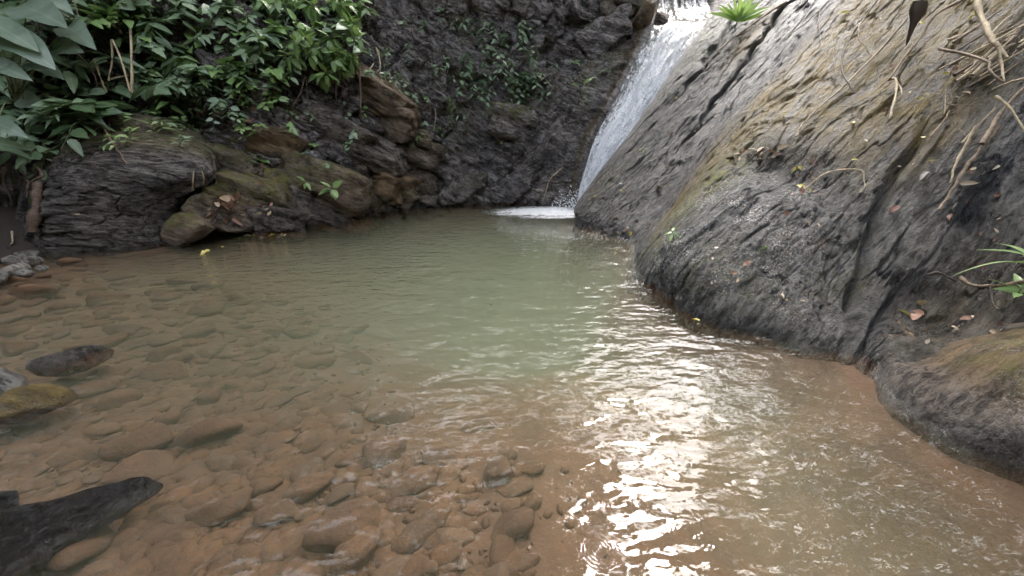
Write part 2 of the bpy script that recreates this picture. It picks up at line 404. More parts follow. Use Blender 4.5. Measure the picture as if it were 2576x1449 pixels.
edge = sstep(-5.6, -7.2, X) * 0.7 + sstep(-2.0, -3.5, Y) * 1.2 + sstep(3.6, 5.0, X) * 1.0
Zb = Zb + edge
P = np.stack([X, Y, Zb], -1)
bed = obj('pool_bed', raw_mesh('pool_bed', P, grid_faces(*X.shape), M['bed']))
tag(bed, 'orange-brown silt bed of the pool under the water', 'pool bed', kind='structure')

# ---- water body
nw = 60
wx = np.linspace(-8.4, 6.2, nw); wy = np.linspace(-3.6, 9.6, nw)
X, Y = np.meshgrid(wx, wy)
top = np.stack([X, Y, X * 0], -1).reshape(-1, 3); bot = top.copy(); bot[:, 2] = -2.6
Qt = grid_faces(nw, nw); Qb = Qt[:, ::-1] + nw * nw
a = np.arange(nw * nw).reshape(nw, nw); n2 = nw * nw; side = []
for e in (a[0, ::-1], a[-1, :], a[:, 0], a[::-1, -1]):
    side.append(np.stack([e[:-1], e[:-1] + n2, e[1:] + n2, e[1:]], -1)[:, ::-1])
pool = obj('pool_water', raw_mesh('pool_water', np.concatenate([top, bot]), np.concatenate([Qt, Qb] + side), M['water'], smooth=False))
bm = bmesh.new(); bm.from_mesh(pool.data); bmesh.ops.recalc_face_normals(bm, faces=bm.faces); bm.to_mesh(pool.data); bm.free()
tag(pool, 'murky green and brown rippled water filling the pool', 'water', kind='structure')

# ---- foliated rock relief shared by the rock masses
def relief(P, fol, amp, seed, plates=1.0, blocks=0.0, cracks=1.0):
    """undulation, broken sheet edges, short gouges along the foliation, a few long cracks, angular blocks"""
    d = 0.17 * fbm(fol * np.array([1.2, 0.8, 0.8]), 4, seed) + 0.035 * fbm(P * 2.2, 4, seed + 3)
    patch = sstep(-0.12, 0.22, fbm(fol * np.array([2.2, 1.0, 1.0]), 2, seed + 8))
    lay = fol[..., 2] * 2.1 + 0.9 * fbm(fol * 1.1, 4, seed + 11) + fol[..., 1] * 1.3
    saw = lay - np.floor(lay); d = d + plates * patch * 0.07 * (sstep(0.0, 0.9, saw) - sstep(0.93, 1.0, saw))
    patch2 = sstep(-0.05, 0.2, fbm(fol * np.array([4.0, 1.7, 1.7]), 2, seed + 14))
    lay2 = fol[..., 2] * 7.5 + 1.6 * fbm(fol * 2.3, 4, seed + 17) - fol[..., 1] * 3.0
    saw2 = lay2 - np.floor(lay2); d = d + plates * patch2 * 0.022 * (sstep(0.0, 0.88, saw2) - sstep(0.92, 1.0, saw2))
    if blocks:
        q = fol * np.array([3.4, 1.6, 1.6]) + 0.5 * np.stack([fbm(P * 1.4, 3, seed + 30 + k) for k in range(3)], -1)
        for sc, am in ((1.0, 1.0), (2.3, 0.42), (5.1, 0.18)):
            d1, d2, val, cen = cells(q * sc, seed + int(sc * 3))
            ph = val * 40.0
            tilt = cen[..., 0] * np.sin(ph) + cen[..., 1] * np.sin(ph * 1.7 + 1) + cen[..., 2] * np.sin(ph * 2.3 + 2)
            d = d + blocks * am * ((val - 0.5) * 0.24 + 0.26 * tilt) - blocks * am * 0.06 * (1 - sstep(0.0, 0.07, d2 - d1))
    g = fbm(fol * np.array([5.5, 7.0, 7.0]), 3, seed + 21); pit = sstep(-0.05, 0.25, fbm(P * 1.1, 3, seed + 22)); d = d - 0.06 * sstep(0.20, 0.33, g) * cracks * (0.15 + 0.85 * pit)
    g = fbm(fol * np.array([12.0, 17.0, 17.0]), 3, seed + 25); d = d - 0.022 * sstep(0.16, 0.28, g) * (0.25 + 0.75 * sstep(0.2, -0.2, fbm(P * 1.7, 2, seed + 23)))
    d = d + 0.010 * fbm(fol * np.array([20, 26, 26]), 2, seed + 27)
    thin = sstep(0.02, 0.25, fbm(P * 0.9, 2, seed + 44))
    cr = np.abs(fbm(fol * np.array([0.8, 1.1, 1.1]), 4, seed + 41)); d = d - thin * cracks * 0.12 * (1 - sstep(0.0, 0.014, cr))
    cr = np.abs(fbm(fol * np.array([1.5, 2.6, 2.6]), 4, seed + 47)); d = d - (1 - thin) * cracks * 0.05 * (1 - sstep(0.0, 0.02, cr))
    d = d + 0.010 * fbm(P * 22, 3, seed + 60)
    return d * amp

def rock_surface(name, cols, nu, nv, along, mat, seed, amp=1.0, plates=1.0, blocks=0.0, cracks=1.0, mask=None, masks=None, hint=(0, 0, 1), extra=None):
    P, U, V = loft(cols, nu, nv); N = normals(P)
    fol = frame_coords(P, along, hint)
    d = relief(P, fol, amp, seed, plates, blocks, cracks)
    if extra is not None: d = d + extra(P, U, V, fol)
    if mask is not None: d = d * mask(U, V)
    P = P + N * d[..., None]
    fol = frame_coords(P, along, hint)
    at = {'fol': fol.reshape(-1, 3)}
    m = masks(U, V, P, normals(P)) if masks else {}
    for k in ('moss', 'tan', 'wet', 'lichen'):
        at[k] = np.asarray(m.get(k, np.zeros(U.shape))).reshape(-1)
    return obj(name, raw_mesh(name, P, grid_faces(nv, nu), mat, attrs=at))

# ---- right: slanting slab with the rib beside the fall, the crease, the tan slab and the bulge
def wcol(px, py, *rest):
    x, y, z = wp(px, py); d = np.array([0.12, 0.0, 0.55])
    return [(x - 0.25, y - 0.1, -0.9), (x, y, 0.0)] + [pt(*r) for r in rest]
right_cols = [
    [zy(1500, -0.9, 7.0), zy(1500, 0.0, 7.1), zy(1540, 0.6, 7.5), zy(1660, 1.5, 8.2), zy(1760, 2.4, 8.9), zy(1830, 3.3, 9.6), zy(1950, 4.8, 11)],
    wcol(1447, 562, (1458, 505, 6.3), (1590, 325, 7.0), (1688, 182, 7.7), (1768, 68, 8.4), (1890, -90, 9.5)),
    wcol(1510, 584, (1550, 500, 5.8), (1690, 330, 6.4), (1810, 170, 7.0), (1900, 40, 7.7), (2000, -90, 8.7)),
    wcol(1594, 606, (1672, 505, 5.45), (1790, 335, 5.95), (1930, 180, 6.5), (2070, 10, 7.1), (2150, -90, 7.7)),
    wcol(1600, 645, (1700, 515, 4.85), (1812, 345, 5.25), (1960, 180, 5.8), (2110, 10, 6.4), (2200, -90, 6.9)),
    wcol(1617, 700, (1705, 585, 3.95), (1860, 402, 4.35), (2020, 235, 5.0), (2200, 50, 5.6), (2320, -90, 6.1)),
    wcol(1760, 790, (1810, 640, 3.30), (1990, 440, 3.85), (2160, 260, 4.45), (2330, 60, 5.0), (2450, -90, 5.4)),
    wcol(1950, 842, (2020, 690, 2.90), (2130, 500, 3.40), (2300, 280, 3.95), (2450, 80, 4.4), (2600, -90, 4.9)),
    wcol(2140, 885, (2200, 760, 2.65), (2300, 560, 3.05), (2440, 330, 3.45), (2600, 100, 3.9), (2760, -90, 4.3)),
    wcol(2225, 925, (2330, 820, 2.45), (2480, 650, 2.65), (2620, 420, 2.95), (2800, 150, 3.3), (3000, -90, 3.7)),
    wcol(2420, 1010, (2530, 850, 2.05), (2760, 650, 2.15), (2950, 450, 2.4), (3200, 150, 2.7), (3500, -90, 3.0)),
]
def right_masks(U, V, P, N):
    up = sstep(0.25, 0.8, N[..., 2])
    tan = 1.0 * np.exp(-((U - 4.45) / 0.50) ** 2) * sstep(1.2, 2.2, V) + 1.0 * sstep(4.4, 5.2, U) * sstep(2.9, 3.9, V) * sstep(8.6, 7.2, U)
    tan = tan + 0.9 * gauss(U, V, 2.15, 4.6, 0.22, 0.55) + 0.45 * gauss(U, V, 9.4, 2.2, 0.8, 1.2)
    moss = 1.0 * gauss(U, V, 4.95, 2.6, 0.36, 0.6) + 0.5 * gauss(U, V, 4.7, 1.6, 0.45, 0.6) + 0.45 * gauss(U, V, 1.35, 4.6, 0.3, 0.9) + 0.35 * gauss(U, V, 1.5, 2.3, .25, .3)
    moss = moss + 0.25 * gauss(U, V, 6.2, 1.6, 0.8, 0.5) + 0.3 * gauss(U, V, 7.6, 2.2, .4, .5)
    wet = 0.8 * np.exp(-((U - 1.05) / 0.22) ** 2) + 0.55 * np.exp(-((U - 2.7) / 0.55) ** 2) + 0.75 * sstep(6.9, 8.2, U) * sstep(4.4, 3.2, V)  # last term darkens the lower right of the slab and makes it glossier
    lichen = 1.2 * gauss(U, V, 5.8, 2.0, 0.9, 0.9) + 0.15 * sstep(4.5, 6, U)
    return dict(tan=np.clip(tan, 0, 1), moss=np.clip(moss, 0, 1), wet=np.clip(wet, 0, 1), lichen=lichen)
def right_extra(P, U, V, fol):
    # deep overlapping cracks between the sheets, and the ledge on top of the bulge
    w = 0.10 * fbm(P * 1.1, 3, 91)
    e = -(0.16 + 1.2 * np.abs(w)) * np.exp(-((U + 2 * w - 3.45) / 0.07) ** 2) * sstep(1.3, 2.2, V)
    e = e - (0.10 + 0.9 * np.abs(w)) * np.exp(-((U + 3.5 * w - 2.45) / 0.035) ** 2) * sstep(2.6, 3.6, V)
    e = e - 0.07 * np.exp(-((U + 4 * w - 1.62) / 0.04) ** 2) * sstep(3.2, 4.0, V) * sstep(5.4, 4.9, V)
    e = e + 0.16 * gauss(U, V, 5.9, 1.9, 1.0, 0.75) - 0.14 * gauss(U, V, 6.0, 3.05, 0.9, 0.22)
    e = e - 0.10 * np.exp(-((U + 2.5 * w - 7.75 + 0.25 * (V - 2)) / 0.07) ** 2) * sstep(1.2, 1.9, V) * sstep(4.3, 3.5, V)
    e = e - 0.12 * np.exp(-((U - 8.25 + 2.5 * w) / 0.07) ** 2) * sstep(2.6, 1.7, V)
    e = e - 0.12 * gauss(U + 4 * w, V + 5 * w, 8.5, 3.3, 0.14, 0.35)
    return e
ALONG_R = (2.6, 1.5, 2.7)
slab = rock_surface('rock_slab', right_cols, 640, 430, ALONG_R, M['slab'], 2, amp=0.62, plates=0.40, cracks=0.8, masks=right_masks, extra=right_extra, hint=(-0.7, -0.2, 0.7),
                    mask=lambda U, V: 0.25 + 0.75 * sstep(0.6, 1.5, U))
tag(slab, 'huge slanting grey and tan rock slab to the right of the waterfall', 'rock slab', kind='structure')

# ---- low mossy rock at the right edge
def r4(px, py, a, b, c):
    x, y, z = wp(px, py); return [(x - .15, y - .15, -0.7), (x, y, 0), a, b, c]
low_cols = [
    [zy(2215, -.7, 2.3), zy(2222, 0, 2.25), zy(2240, .05, 2.4), zy(2260, .05, 2.6), zy(2300, -.3, 3.0)],
    r4(2228, 945, zy(2260, .03, 2.15), zy(2310, .03, 2.3), zy(2360, -.1, 2.7)),
    r4(2290, 1015, zy(2330, .09, 1.93), zy(2400, .12, 2.1), zy(2480, .05, 2.5)),
    r4(2400, 1085, zy(2445, .18, 1.68), zy(2530, .30, 1.88), zy(2640, .2, 2.3)),
    r4(2576, 1170, zy(2635, .25, 1.40), zy(2740, .45, 1.62), zy(2900, .4, 2.0)),
    r4(2800, 1290, zy(2900, .32, 1.10), zy(3050, .6, 1.3), zy(3300, .6, 1.7)),
    r4(3200, 1500, zy(3350, .36, 0.70), zy(3550, .7, 0.9), zy(3900, .8, 1.3)),
]
low = rock_surface('mossy_shore_rock', low_cols, 260, 190, (2.6, 1.0, 1.4), M['block'], 23, amp=0.42, plates=0.4, cracks=0.25, hint=(-.5, -.3, .8),
    masks=lambda U, V, P, N: dict(tan=0.75 * sstep(1.3, 2.4, V), moss=0.55 * sstep(1.7, 2.6, V) * sstep(2.0, 3.5, U), lichen=0.4 + 0 * U, wet=0.9 * sstep(1.5, 1.1, V)))
tag(low, 'low rounded mossy rock at the water in the right corner', 'rock')

# ---- back cliff with the chute of the waterfall
ZR = [-0.8, 0.0, 0.5, 1.2, 1.9, 2.8, 3.3, 3.9, 6.0]
def ccol(pxs, Ys): return [zy(p, z, y) for p, z, y in zip(pxs, ZR, Ys)]
cliff_cols = [
    ccol([-420] * 9, [3.4, 3.5, 3.7, 4.0, 4.3, 4.7, 5.0, 5.4, 6.6]),
    ccol([-150] * 9, [4.3, 4.5, 4.7, 4.9, 5.2, 5.6, 5.9, 6.2, 7.6]),
    ccol([90] * 9, [5.0, 5.2, 5.3, 5.4, 5.8, 6.2, 6.5, 6.9, 8.2]),
    ccol([350] * 9, [5.6, 5.8, 5.9, 6.1, 6.3, 6.7, 7.0, 7.4, 8.6]),
    ccol([600] * 9, [5.6, 5.8, 5.95, 6.2, 6.45, 6.9, 7.3, 7.7, 8.9]),
    ccol([800] * 9, [6.0, 6.15, 6.3, 6.6, 6.85, 7.1, 7.6, 8.0, 9.2]),
    ccol([960] * 9, [6.75, 6.95, 7.05, 7.2, 7.4, 7.9, 8.3, 8.6, 9.6]),
    ccol([1110, 1110, 1100, 1095, 1090, 1090, 1090, 1090, 1090], [7.3, 7.45, 7.6, 7.8, 8.0, 8.4, 8.6, 8.8, 9.8]),
    ccol([1240, 1240, 1240, 1245, 1250, 1255, 1260, 1260, 1260], [7.4, 7.55, 7.7, 8.0, 8.4, 8.7, 8.9, 9.0, 10.0]),
    ccol([1340, 1345, 1350, 1370, 1400, 1430, 1440, 1450, 1450], [7.35, 7.5, 7.65, 7.9, 8.3, 8.9, 9.1, 9.2, 10.2]),
    ccol([1405, 1410, 1425, 1450, 1500, 1560, 1590, 1600, 1620], [7.3, 7.42, 7.5, 7.7, 8.05, 8.6, 9.0, 9.4, 10.6]),
    ccol([1432, 1440, 1452, 1480, 1535, 1602, 1632, 1660, 1690], [7.25, 7.38, 7.45, 7.65, 8.02, 8.52, 8.85, 10.0, 11.4]),
    ccol([1450, 1460, 1478, 1515, 1575, 1645, 1690, 1720, 1760], [7.28, 7.42, 7.5, 7.72, 8.1, 8.6, 8.95, 10.3, 11.8]),
    ccol([1490, 1500, 1540, 1610, 1680, 1735, 1775, 1800, 1850], [7.2, 7.36, 7.45, 7.62, 7.95, 8.4, 8.8, 10.2, 11.8]),
    ccol([1540, 1560, 1640, 1740, 1810, 1840, 1880, 1910, 1960], [7.2, 7.3, 7.4, 7.6, 7.9, 8.3, 8.7, 9.6, 11.0]),
]
def cliff_masks(U, V, P, N):
    moss = 0.7 * gauss(U, V, 8.35, 3.6, .25, .45) + 0.7 * gauss(U, V, 9.55, 4.3, .22, .5) + .5 * gauss(U, V, 10.0, 4.9, .25, .5) + .45 * gauss(U, V, 6.6, 1.7, .4, .5) + .4 * gauss(U, V, 7.4, 3.4, .2, .6)
    wet = 0.75 * gauss(U, V, 8.0, 2.6, 0.9, 2.0) + 0.75 * sstep(9.4, 10.4, U) * sstep(6.0, 5.2, V)
    tan = 0.5 * gauss(U, V, 10.6, 6.9, .5, .5) + 0.8 * np.exp(-((U - 10.6) / .3) ** 2) + 0.4 * gauss(U, V, 6.3, 3.9, .4, .35)
    return dict(moss=np.clip(moss, 0, 1), wet=np.clip(wet, 0, 1), tan=tan, lichen=0.5 * gauss(U, V, 9.2, 2.0, .8, 1.0))
def cliff_extra(P, U, V, fol):
    q = frame_coords(P, (1.0, 0.3, 1.1), (0, -1, .3), 0.35)
    lay = q[..., 2] * 3.0 + 0.7 * fbm(q * 1.5, 3, 77); s = lay - np.floor(lay)
    a = sstep(7.6, 8.6, U)
    return a * (0.07 * (sstep(0, .85, s) - sstep(.9, 1, s)) + 0.05 * fbm(q * 2.5, 3, 71)) + (1 - a) * 0.12 * fbm(P * 0.9, 3, 70)
cliff = rock_surface('cliff_face', cliff_cols, 820, 400, (1.0, -0.25, -0.42), M['cliff'], 5, amp=0.85, plates=0.7, blocks=0.8, cracks=0.7, masks=cliff_masks, extra=cliff_extra, hint=(0, -.9, .5),
    mask=lambda U, V: 0.06 + 0.94 * (1 - sstep(10.55, 11.0, U)) * (0.30 + 0.70 * sstep(9.9, 8.4, U)))
tag(cliff, 'dark fractured rock cliff behind the pool', 'cliff', kind='structure')

# ---- hillside and forest around the pool, seen only as reflections and shade
def ring_radius(th): return 11.5 + 1.2 * np.sin(3 * th) + 0.8 * np.sin(5 * th + 1)
th = np.linspace(0, 2 * np.pi, 160); vv = np.linspace(0, 1, 40)
T, VV = np.meshgrid(th, vv)
NOTCH = R(29)
dn = np.abs((T - NOTCH + np.pi) % (2 * np.pi) - np.pi)
hgt = 10.0 - 5.5 * (1 - sstep(R(12), R(30), dn))
rr = ring_radius(T) + 4.5 * VV
P = np.stack([rr * np.sin(T), 3 + rr * np.cos(T), -1.5 + VV * hgt], -1)
P = P + 0.8 * np.stack([fbm(P * .35, 3, 200 + k) for k in range(3)], -1)
hill = obj('hillside', raw_mesh('hillside', P, grid_faces(40, 160), M['soil']))
tag(hill, 'steep wooded hillside closing in around the pool', 'hillside', kind='structure')

def leaf_cloud(name, pts, size, mat, droop=0.4):
    n = len(pts); q = np.array([[0, 0, 0], [.42, .22, .03], [1, 0, -.12], [.42, -.22, .03]])
    dirs = rng.normal(size=(n, 3)); dirs[:, 2] -= droop; dirs /= np.linalg.norm(dirs, axis=1, keepdims=True)
    s = np.cross(dirs, rng.normal(size=(n, 3))); s /= np.linalg.norm(s, axis=1, keepdims=True); u = np.cross(s, dirs)
    sz = size * (0.6 + 0.8 * rng.random(n))
    V = pts[:, None] + sz[:, None, None] * (q[None, :, :1] * dirs[:, None] + q[None, :, 1:2] * s[:, None] + q[None, :, 2:] * u[:, None])
    b = np.arange(n)[:, None] * 4
    return raw_mesh(name, V.reshape(-1, 3), b + np.array([[0, 1, 2, 3]]), mat, smooth=False)
n = 15000
az = rng.random(n) * 2 * np.pi; el = R(17) + rng.random(n) ** 0.9 * R(50)
dd = 11.0 + rng.random(n) * 4.0
pts = np.stack([dd * np.cos(el) * np.sin(az), dd * np.cos(el) * np.cos(az), CAMZ + dd * np.sin(el)], -1)
dn = np.abs((az - NOTCH + np.pi) % (2 * np.pi) - np.pi)
wob = R(5) * fbm(pts * 0.55, 3, 300) * 2
gap = (dn + wob < R(9)) & (rng.random(n) > 0.03)
behind = (np.abs(az - np.pi) < R(95)) & (el > R(47) + wob)  # foliage left open behind the camera to light the cliff
clump = fbm(pts * 0.5, 3, 310) > -0.16
azs = (az + np.pi) % (2 * np.pi) - np.pi
light_opening = (azs > R(-27) + wob) & (azs < R(-4)) & (el > R(29) + wob) & (el < R(44) + wob) & (rng.random(n) > .4)  # opening cut in the unseen foliage so sun reaches the left bank
light_opening = light_opening | ((azs > R(9)) & (azs < R(42)) & (el > R(23) + wob * .5) & (el < R(38) + wob) & (rng.random(n) > .4))  # second opening, cut for sun on the fall
light_opening = light_opening | (((azs < R(-34)) | (azs > R(88))) & (el > R(48) + wob))  # upper sides opened for more skylight
pts = pts[(~gap) & clump & ~behind & ~light_opening]
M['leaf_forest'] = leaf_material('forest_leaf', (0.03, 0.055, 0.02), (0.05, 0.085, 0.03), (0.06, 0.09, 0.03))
can = obj('forest_foliage', leaf_cloud('forest_foliage', pts, 1.25, M['leaf_forest']))
tag(can, 'unseen forest foliage around the pool, its openings shaped for the light', 'foliage', kind='stuff')

# ================================================================== rock outcrop and boulders of the left bank
out_cols = [
    [zy(20, -.7, 4.9), zy(20, 0, 4.9), zy(30, .3, 5.0), zy(50, .7, 5.2), zy(80, 1.0, 5.4), zy(110, 1.15, 5.8), zy(150, 1.2, 6.4)],
    [zy(110, -.7, 4.45), zy(110, 0, 4.5), zy(105, .35, 4.6), zy(115, .8, 4.75), zy(140, 1.12, 4.95), zy(170, 1.35, 5.5), zy(190, 1.45, 6.3)],
    [zy(220, -.7, 4.45), zy(220, 0, 4.52), zy(210, .4, 4.6), zy(215, .85, 4.7), zy(235, 1.2, 5.0), zy(260, 1.5, 5.6), zy(270, 1.6, 6.4)],
    [zy(330, -.7, 4.65), zy(330, 0, 4.72), zy(325, .4, 4.78), zy(325, .85, 4.82), zy(335, 1.2, 5.1), zy(345, 1.52, 5.7), zy(350, 1.6, 6.5)],
    [zy(420, -.7, 4.9), zy(420, 0, 5.0), zy(425, .35, 5.1), zy(430, .85, 4.95), zy(430, 1.15, 5.2), zy(430, 1.45, 5.8), zy(430, 1.55, 6.5)],
    [zy(490, -.7, 5.25), zy(490, 0, 5.5), zy(495, .35, 5.6), zy(500, .85, 5.1), zy(500, 1.08, 5.35), zy(500, 1.3, 5.9), zy(500, 1.4, 6.6)],
    [zy(535, -.7, 5.5), zy(535, 0, 5.75), zy(538, .35, 5.8), zy(540, .8, 5.4), zy(540, 1.0, 5.6), zy(545, 1.1, 6.1), zy(550, 1.1, 6.8)],
    [zy(570, -.7, 6.2), zy(570, 0, 6.3), zy(570, .3, 6.4), zy(570, .6, 6.3), zy(570, .75, 6.4), zy(570, .8, 6.6), zy(570, .7, 7.0)],
]
outcrop = rock_surface('rock_outcrop', out_cols, 330, 250, (1.0, 0.15, -0.16), M['outcrop'], 31, amp=0.62, plates=1.3, cracks=1.3, hint=(0, -.8, .6),
    masks=lambda U, V, P, N: dict(moss=np.clip(0.55 * sstep(3.9, 4.6, V) + 0.6 * gauss(U, V, 5.6, 4.4, .4, .4), 0, 1), tan=0.35 * sstep(3.7, 4.4, V), wet=0.5 * sstep(1.7, 1.1, V), lichen=0.1 + 0 * U))
tag(outcrop, 'big dark layered rock outcrop under the left bank bushes', 'rock outcrop')

def rock_mesh(name, axes, rot, sub, seed, mat, planes=14, soft=0.10, rough=0.05, moss=0.0, tan=0.0, wet=0.0, along=(1, 0, -.35), mossdir=0.15, box=False, taper=0.0, lay=1.0):
    """angular boulder: a ball cut by random planes, roughened; axes in metres"""
    r = np.random.default_rng(seed); D, Fc = ICO[sub]
    n = r.normal(size=(planes, 3)); n /= np.linalg.norm(n, axis=1, keepdims=True); h = 0.62 + 0.34 * r.random(planes)
    if box:
        bn = np.array([[1, 0, 0], [-1, 0, 0], [0, 1, 0], [0, -1, 0], [0, 0, 1], [0, 0, -1.]]) + r.normal(size=(6, 3)) * .22
        bn /= np.linalg.norm(bn, axis=1, keepdims=True); n = np.concatenate([bn, n[:4]]); h = np.concatenate([.62 + .2 * r.random(6), .8 + .15 * r.random(4)])
    dots = D @ n.T; rad = np.where(dots > 0.05, h[None] / np.maximum(dots, 0.05), 9.0)
    rad = -soft * np.log(np.exp(-np.minimum(rad, 3) / soft).sum(1)); rad = np.minimum(rad, 1.25)
    V = D * rad[:, None] * np.array(axes)
    V[:, 1:] *= (1 - taper * V[:, :1] / axes[0])
    Rm = np.array(Matrix.Rotation(rot[2], 3, 'Z') @ Matrix.Rotation(rot[1], 3, 'Y') @ Matrix.Rotation(rot[0], 3, 'X'))
    V = V @ Rm.T; m = min(axes)
    off = r.random(3) * 50; N = V / np.linalg.norm(V, axis=1, keepdims=True)
    fol = frame_coords(V + off, along, (0, -.8, .6), 0.35)
    ly = fol[:, 2] * 1.2 / m + 0.8 * fbm(fol * 1.5, 3, seed); s = ly - np.floor(ly)
    d = rough * m * (2.2 * fbm(fol * 1.2 / m * .6, 4, seed) + lay * (sstep(0, .85, s) - sstep(.9, 1, s)) + 0.9 * fbm(fol * 3.2 / m * .6, 3, seed + 4) - 0.7 * sstep(.15, .3, fbm(fol * np.array([5, 7, 7]) / m * .5, 3, seed + 6)) + .45 * fbm(V * 7 / m * .6, 3, seed + 9))
    V = V + N * d[:, None]
    mo = moss * sstep(-0.15, mossdir + 0.5, N[:, 2]) + 0 * d
    at = {'fol': fol, 'moss': np.clip(mo, 0, 1), 'tan': np.full(len(V), tan), 'wet': np.full(len(V), wet), 'lichen': np.zeros(len(V))}
    return raw_mesh(name, V, Fc, mat, attrs=at)

def boulder(name, c, axes, rot, seed, label, cat='boulder', mat='block', sub=5, group=None, **kw):
    if 'soft' not in kw and cat == 'boulder': kw.update(box=True, soft=.025, rough=kw.get('rough', .17)); axes = tuple(a * 1.25 for a in axes); c = (c[0], c[1] + .13, c[2])
    o = obj(name, rock_mesh(name, axes, rot, sub, seed, M[mat], **kw), loc=c)
    tag(o, label, cat, group); return o
DIP = R(20)
boulder('boulder', zy(462, .19, 4.92), (.42, .20, .17), (0, R(-26), R(8)), 101, 'smooth olive boulder leaning under the overhang of the left outcrop', mat='block', planes=9, soft=.2, rough=.05, moss=.6, tan=.4)
boulder('boulder', zy(640, .36, 5.75), (.62, .55, .52), (0, R(14), R(20)), 102, 'mossy green boulder just right of the red dead leaves', moss=.75, tan=.3)
boulder('boulder', zy(600, .80, 6.1), (.42, .4, .36), (0, R(20), 0), 103, 'grey mossy block above the red dead leaves', moss=.55, tan=.2)
boulder('boulder', zy(715, 1.02, 6.35), (.42, .34, .30), (0, R(22), 0), 104, 'rust-brown angular block with a pale lichened top', tan=.8)
boulder('boulder', zy(690, .12, 5.55), (.34, .3, .26), (0, R(12), R(30)), 105, 'small dark wet rock at the foot of the mossy boulder', wet=.6)
boulder('boulder', zy(820, .45, 6.35), (.66, .4, .40), (0, DIP, R(-4)), 106, 'olive slab dipping to the pool beneath a seedling', moss=.45, tan=.3)
boulder('boulder', zy(790, .12, 6.05), (.6, .35, .22), (0, R(14), R(8)), 107, 'dark flat wet ledge at the waterline below the olive slab', wet=.5)
boulder('boulder', zy(935, .95, 7.0), (.62, .4, .36), (0, R(28), 0), 108, 'grey-brown tilted block over a dark crevice in the cliff')
boulder('boulder', zy(965, .55, 7.0), (.44, .32, .26), (0, R(34), 0), 109, 'tan wedge of rock pointing down to the right', tan=.8)
boulder('boulder', zy(1010, .22, 7.05), (.26, .24, .20), (0, R(30), 0), 110, 'small mossy lump at the waterline mid cliff', moss=.6, tan=.4)
boulder('boulder', zy(915, .18, 6.85), (.36, .3, .22), (0, R(18), 0), 111, 'small grey block beside the mossy lump at the waterline', tan=.2)
boulder('boulder', zy(1000, 1.55, 7.3), (.34, .3, .26), (0, R(10), 0), 112, 'brown block jutting from the cliff above the tilted block', tan=.5)
boulder('boulder', zy(850, 1.25, 6.85), (.62, .4, .34), (0, DIP, 0), 113, 'dark layered block below the hanging roots')
boulder('boulder', zy(950, 1.95, 7.45), (.60, .4, .30), (0, R(24), 0), 114, 'pale brown slab under the overhanging shrubs', tan=.6)
boulder('boulder', zy(1290, 1.50, 8.15), (.62, .4, .30), (0, R(12), 0), 115, 'rounded ledge with yellow moss on top left of the chute', moss=.9, mat='cliff')
boulder('boulder', zy(1622, 3.42, 8.85), (.20, .2, .30), (0, 0, 0), 116, 'brown stone perched at the top left of the waterfall', tan=.8, planes=9, soft=.2, rough=.03)
boulder('boulder', zy(1665, 3.36, 8.9), (.16, .16, .12), (0, 0, 0), 117, 'small grey stone at the lip of the waterfall', planes=9, soft=.2)
boulder('boulder', zy(1570, 3.85, 9.3), (.62, .4, .46), (0, R(-30), 0), 118, 'pinkish pale rock face at the top beside the upper cascade', tan=.3, mat='stone')
boulder('boulder', zy(1530, 3.1, 8.85), (.5, .3, .35), (0, R(-32), 0), 119, 'dark shaded rock left of the waterfall lip', mat='cliff')
boulder('boulder', zy(1350, .6, 7.75), (.9, .3, .36), (0, R(-50), 0), 120, 'dark wet slab with pale flecks left of the fall', mat='cliff', wet=.7)
boulder('boulder', zy(1265, .2, 7.6), (.6, .3, .26), (0, R(-40), 0), 121, 'wet glistening rock at the back waterline', mat='cliff', wet=.9)

fb = 0; fbl = {}
for px, z, Y, w in ((700, .55, 6.1, .4), (745, .75, 6.4, .36), (770, .28, 6.2, .34), (860, .85, 6.75, .4), (880, .15, 6.5, .26), (900, .6, 6.9, .3), (650, 1.35, 6.6, .34), (740, 1.5, 6.75, .4), (800, 1.7, 6.95, .36), (1045, .5, 7.35, .3), (1060, .95, 7.45, .36), (1040, 1.3, 7.5, .3), (1075, .12, 7.3, .2), (1130, .16, 7.4, .22), (1180, .3, 7.5, .32), (900, 1.6, 7.2, .34), (990, .1, 6.95, .16), (950, .08, 6.75, .16), (850, .06, 6.3, .16), (745, .06, 5.9, .18), (590, .2, 5.7, .22), (565, .5, 5.9, .2), (1230, .04, 7.45, .16), (1340, .02, 7.4, .16)):
    fb += 1; rt = px > 1120
    zone = 'wet wall left of the fall' if rt else 'cliff above the pool edge' if z > .4 else 'waterline at the cliff foot'
    o = boulder('cliff_block', zy(px, z, Y), (w * random.uniform(1.0, 1.4), w * .7, w * random.uniform(.5, .8)), (R(random.gauss(0, 8)), R(-38 if rt else 22) + R(random.gauss(0, 7)), R(random.gauss(0, 12))), 400 + fb, 'angular dark rock block of the ' + zone, mat='cliff' if rt or fb % 3 == 0 else 'block', sub=4, group='angular blocks of the ' + zone, tan=random.choice([0, .2, .5]), moss=random.choice([0, 0, .35]), wet=.7 if rt else .1)
    fbl.setdefault(zone, []).append((o, px, -z))

def later_labels():
    for zone, its in fbl.items(): rank_labels(its, 'angular rock block of the ' + zone)
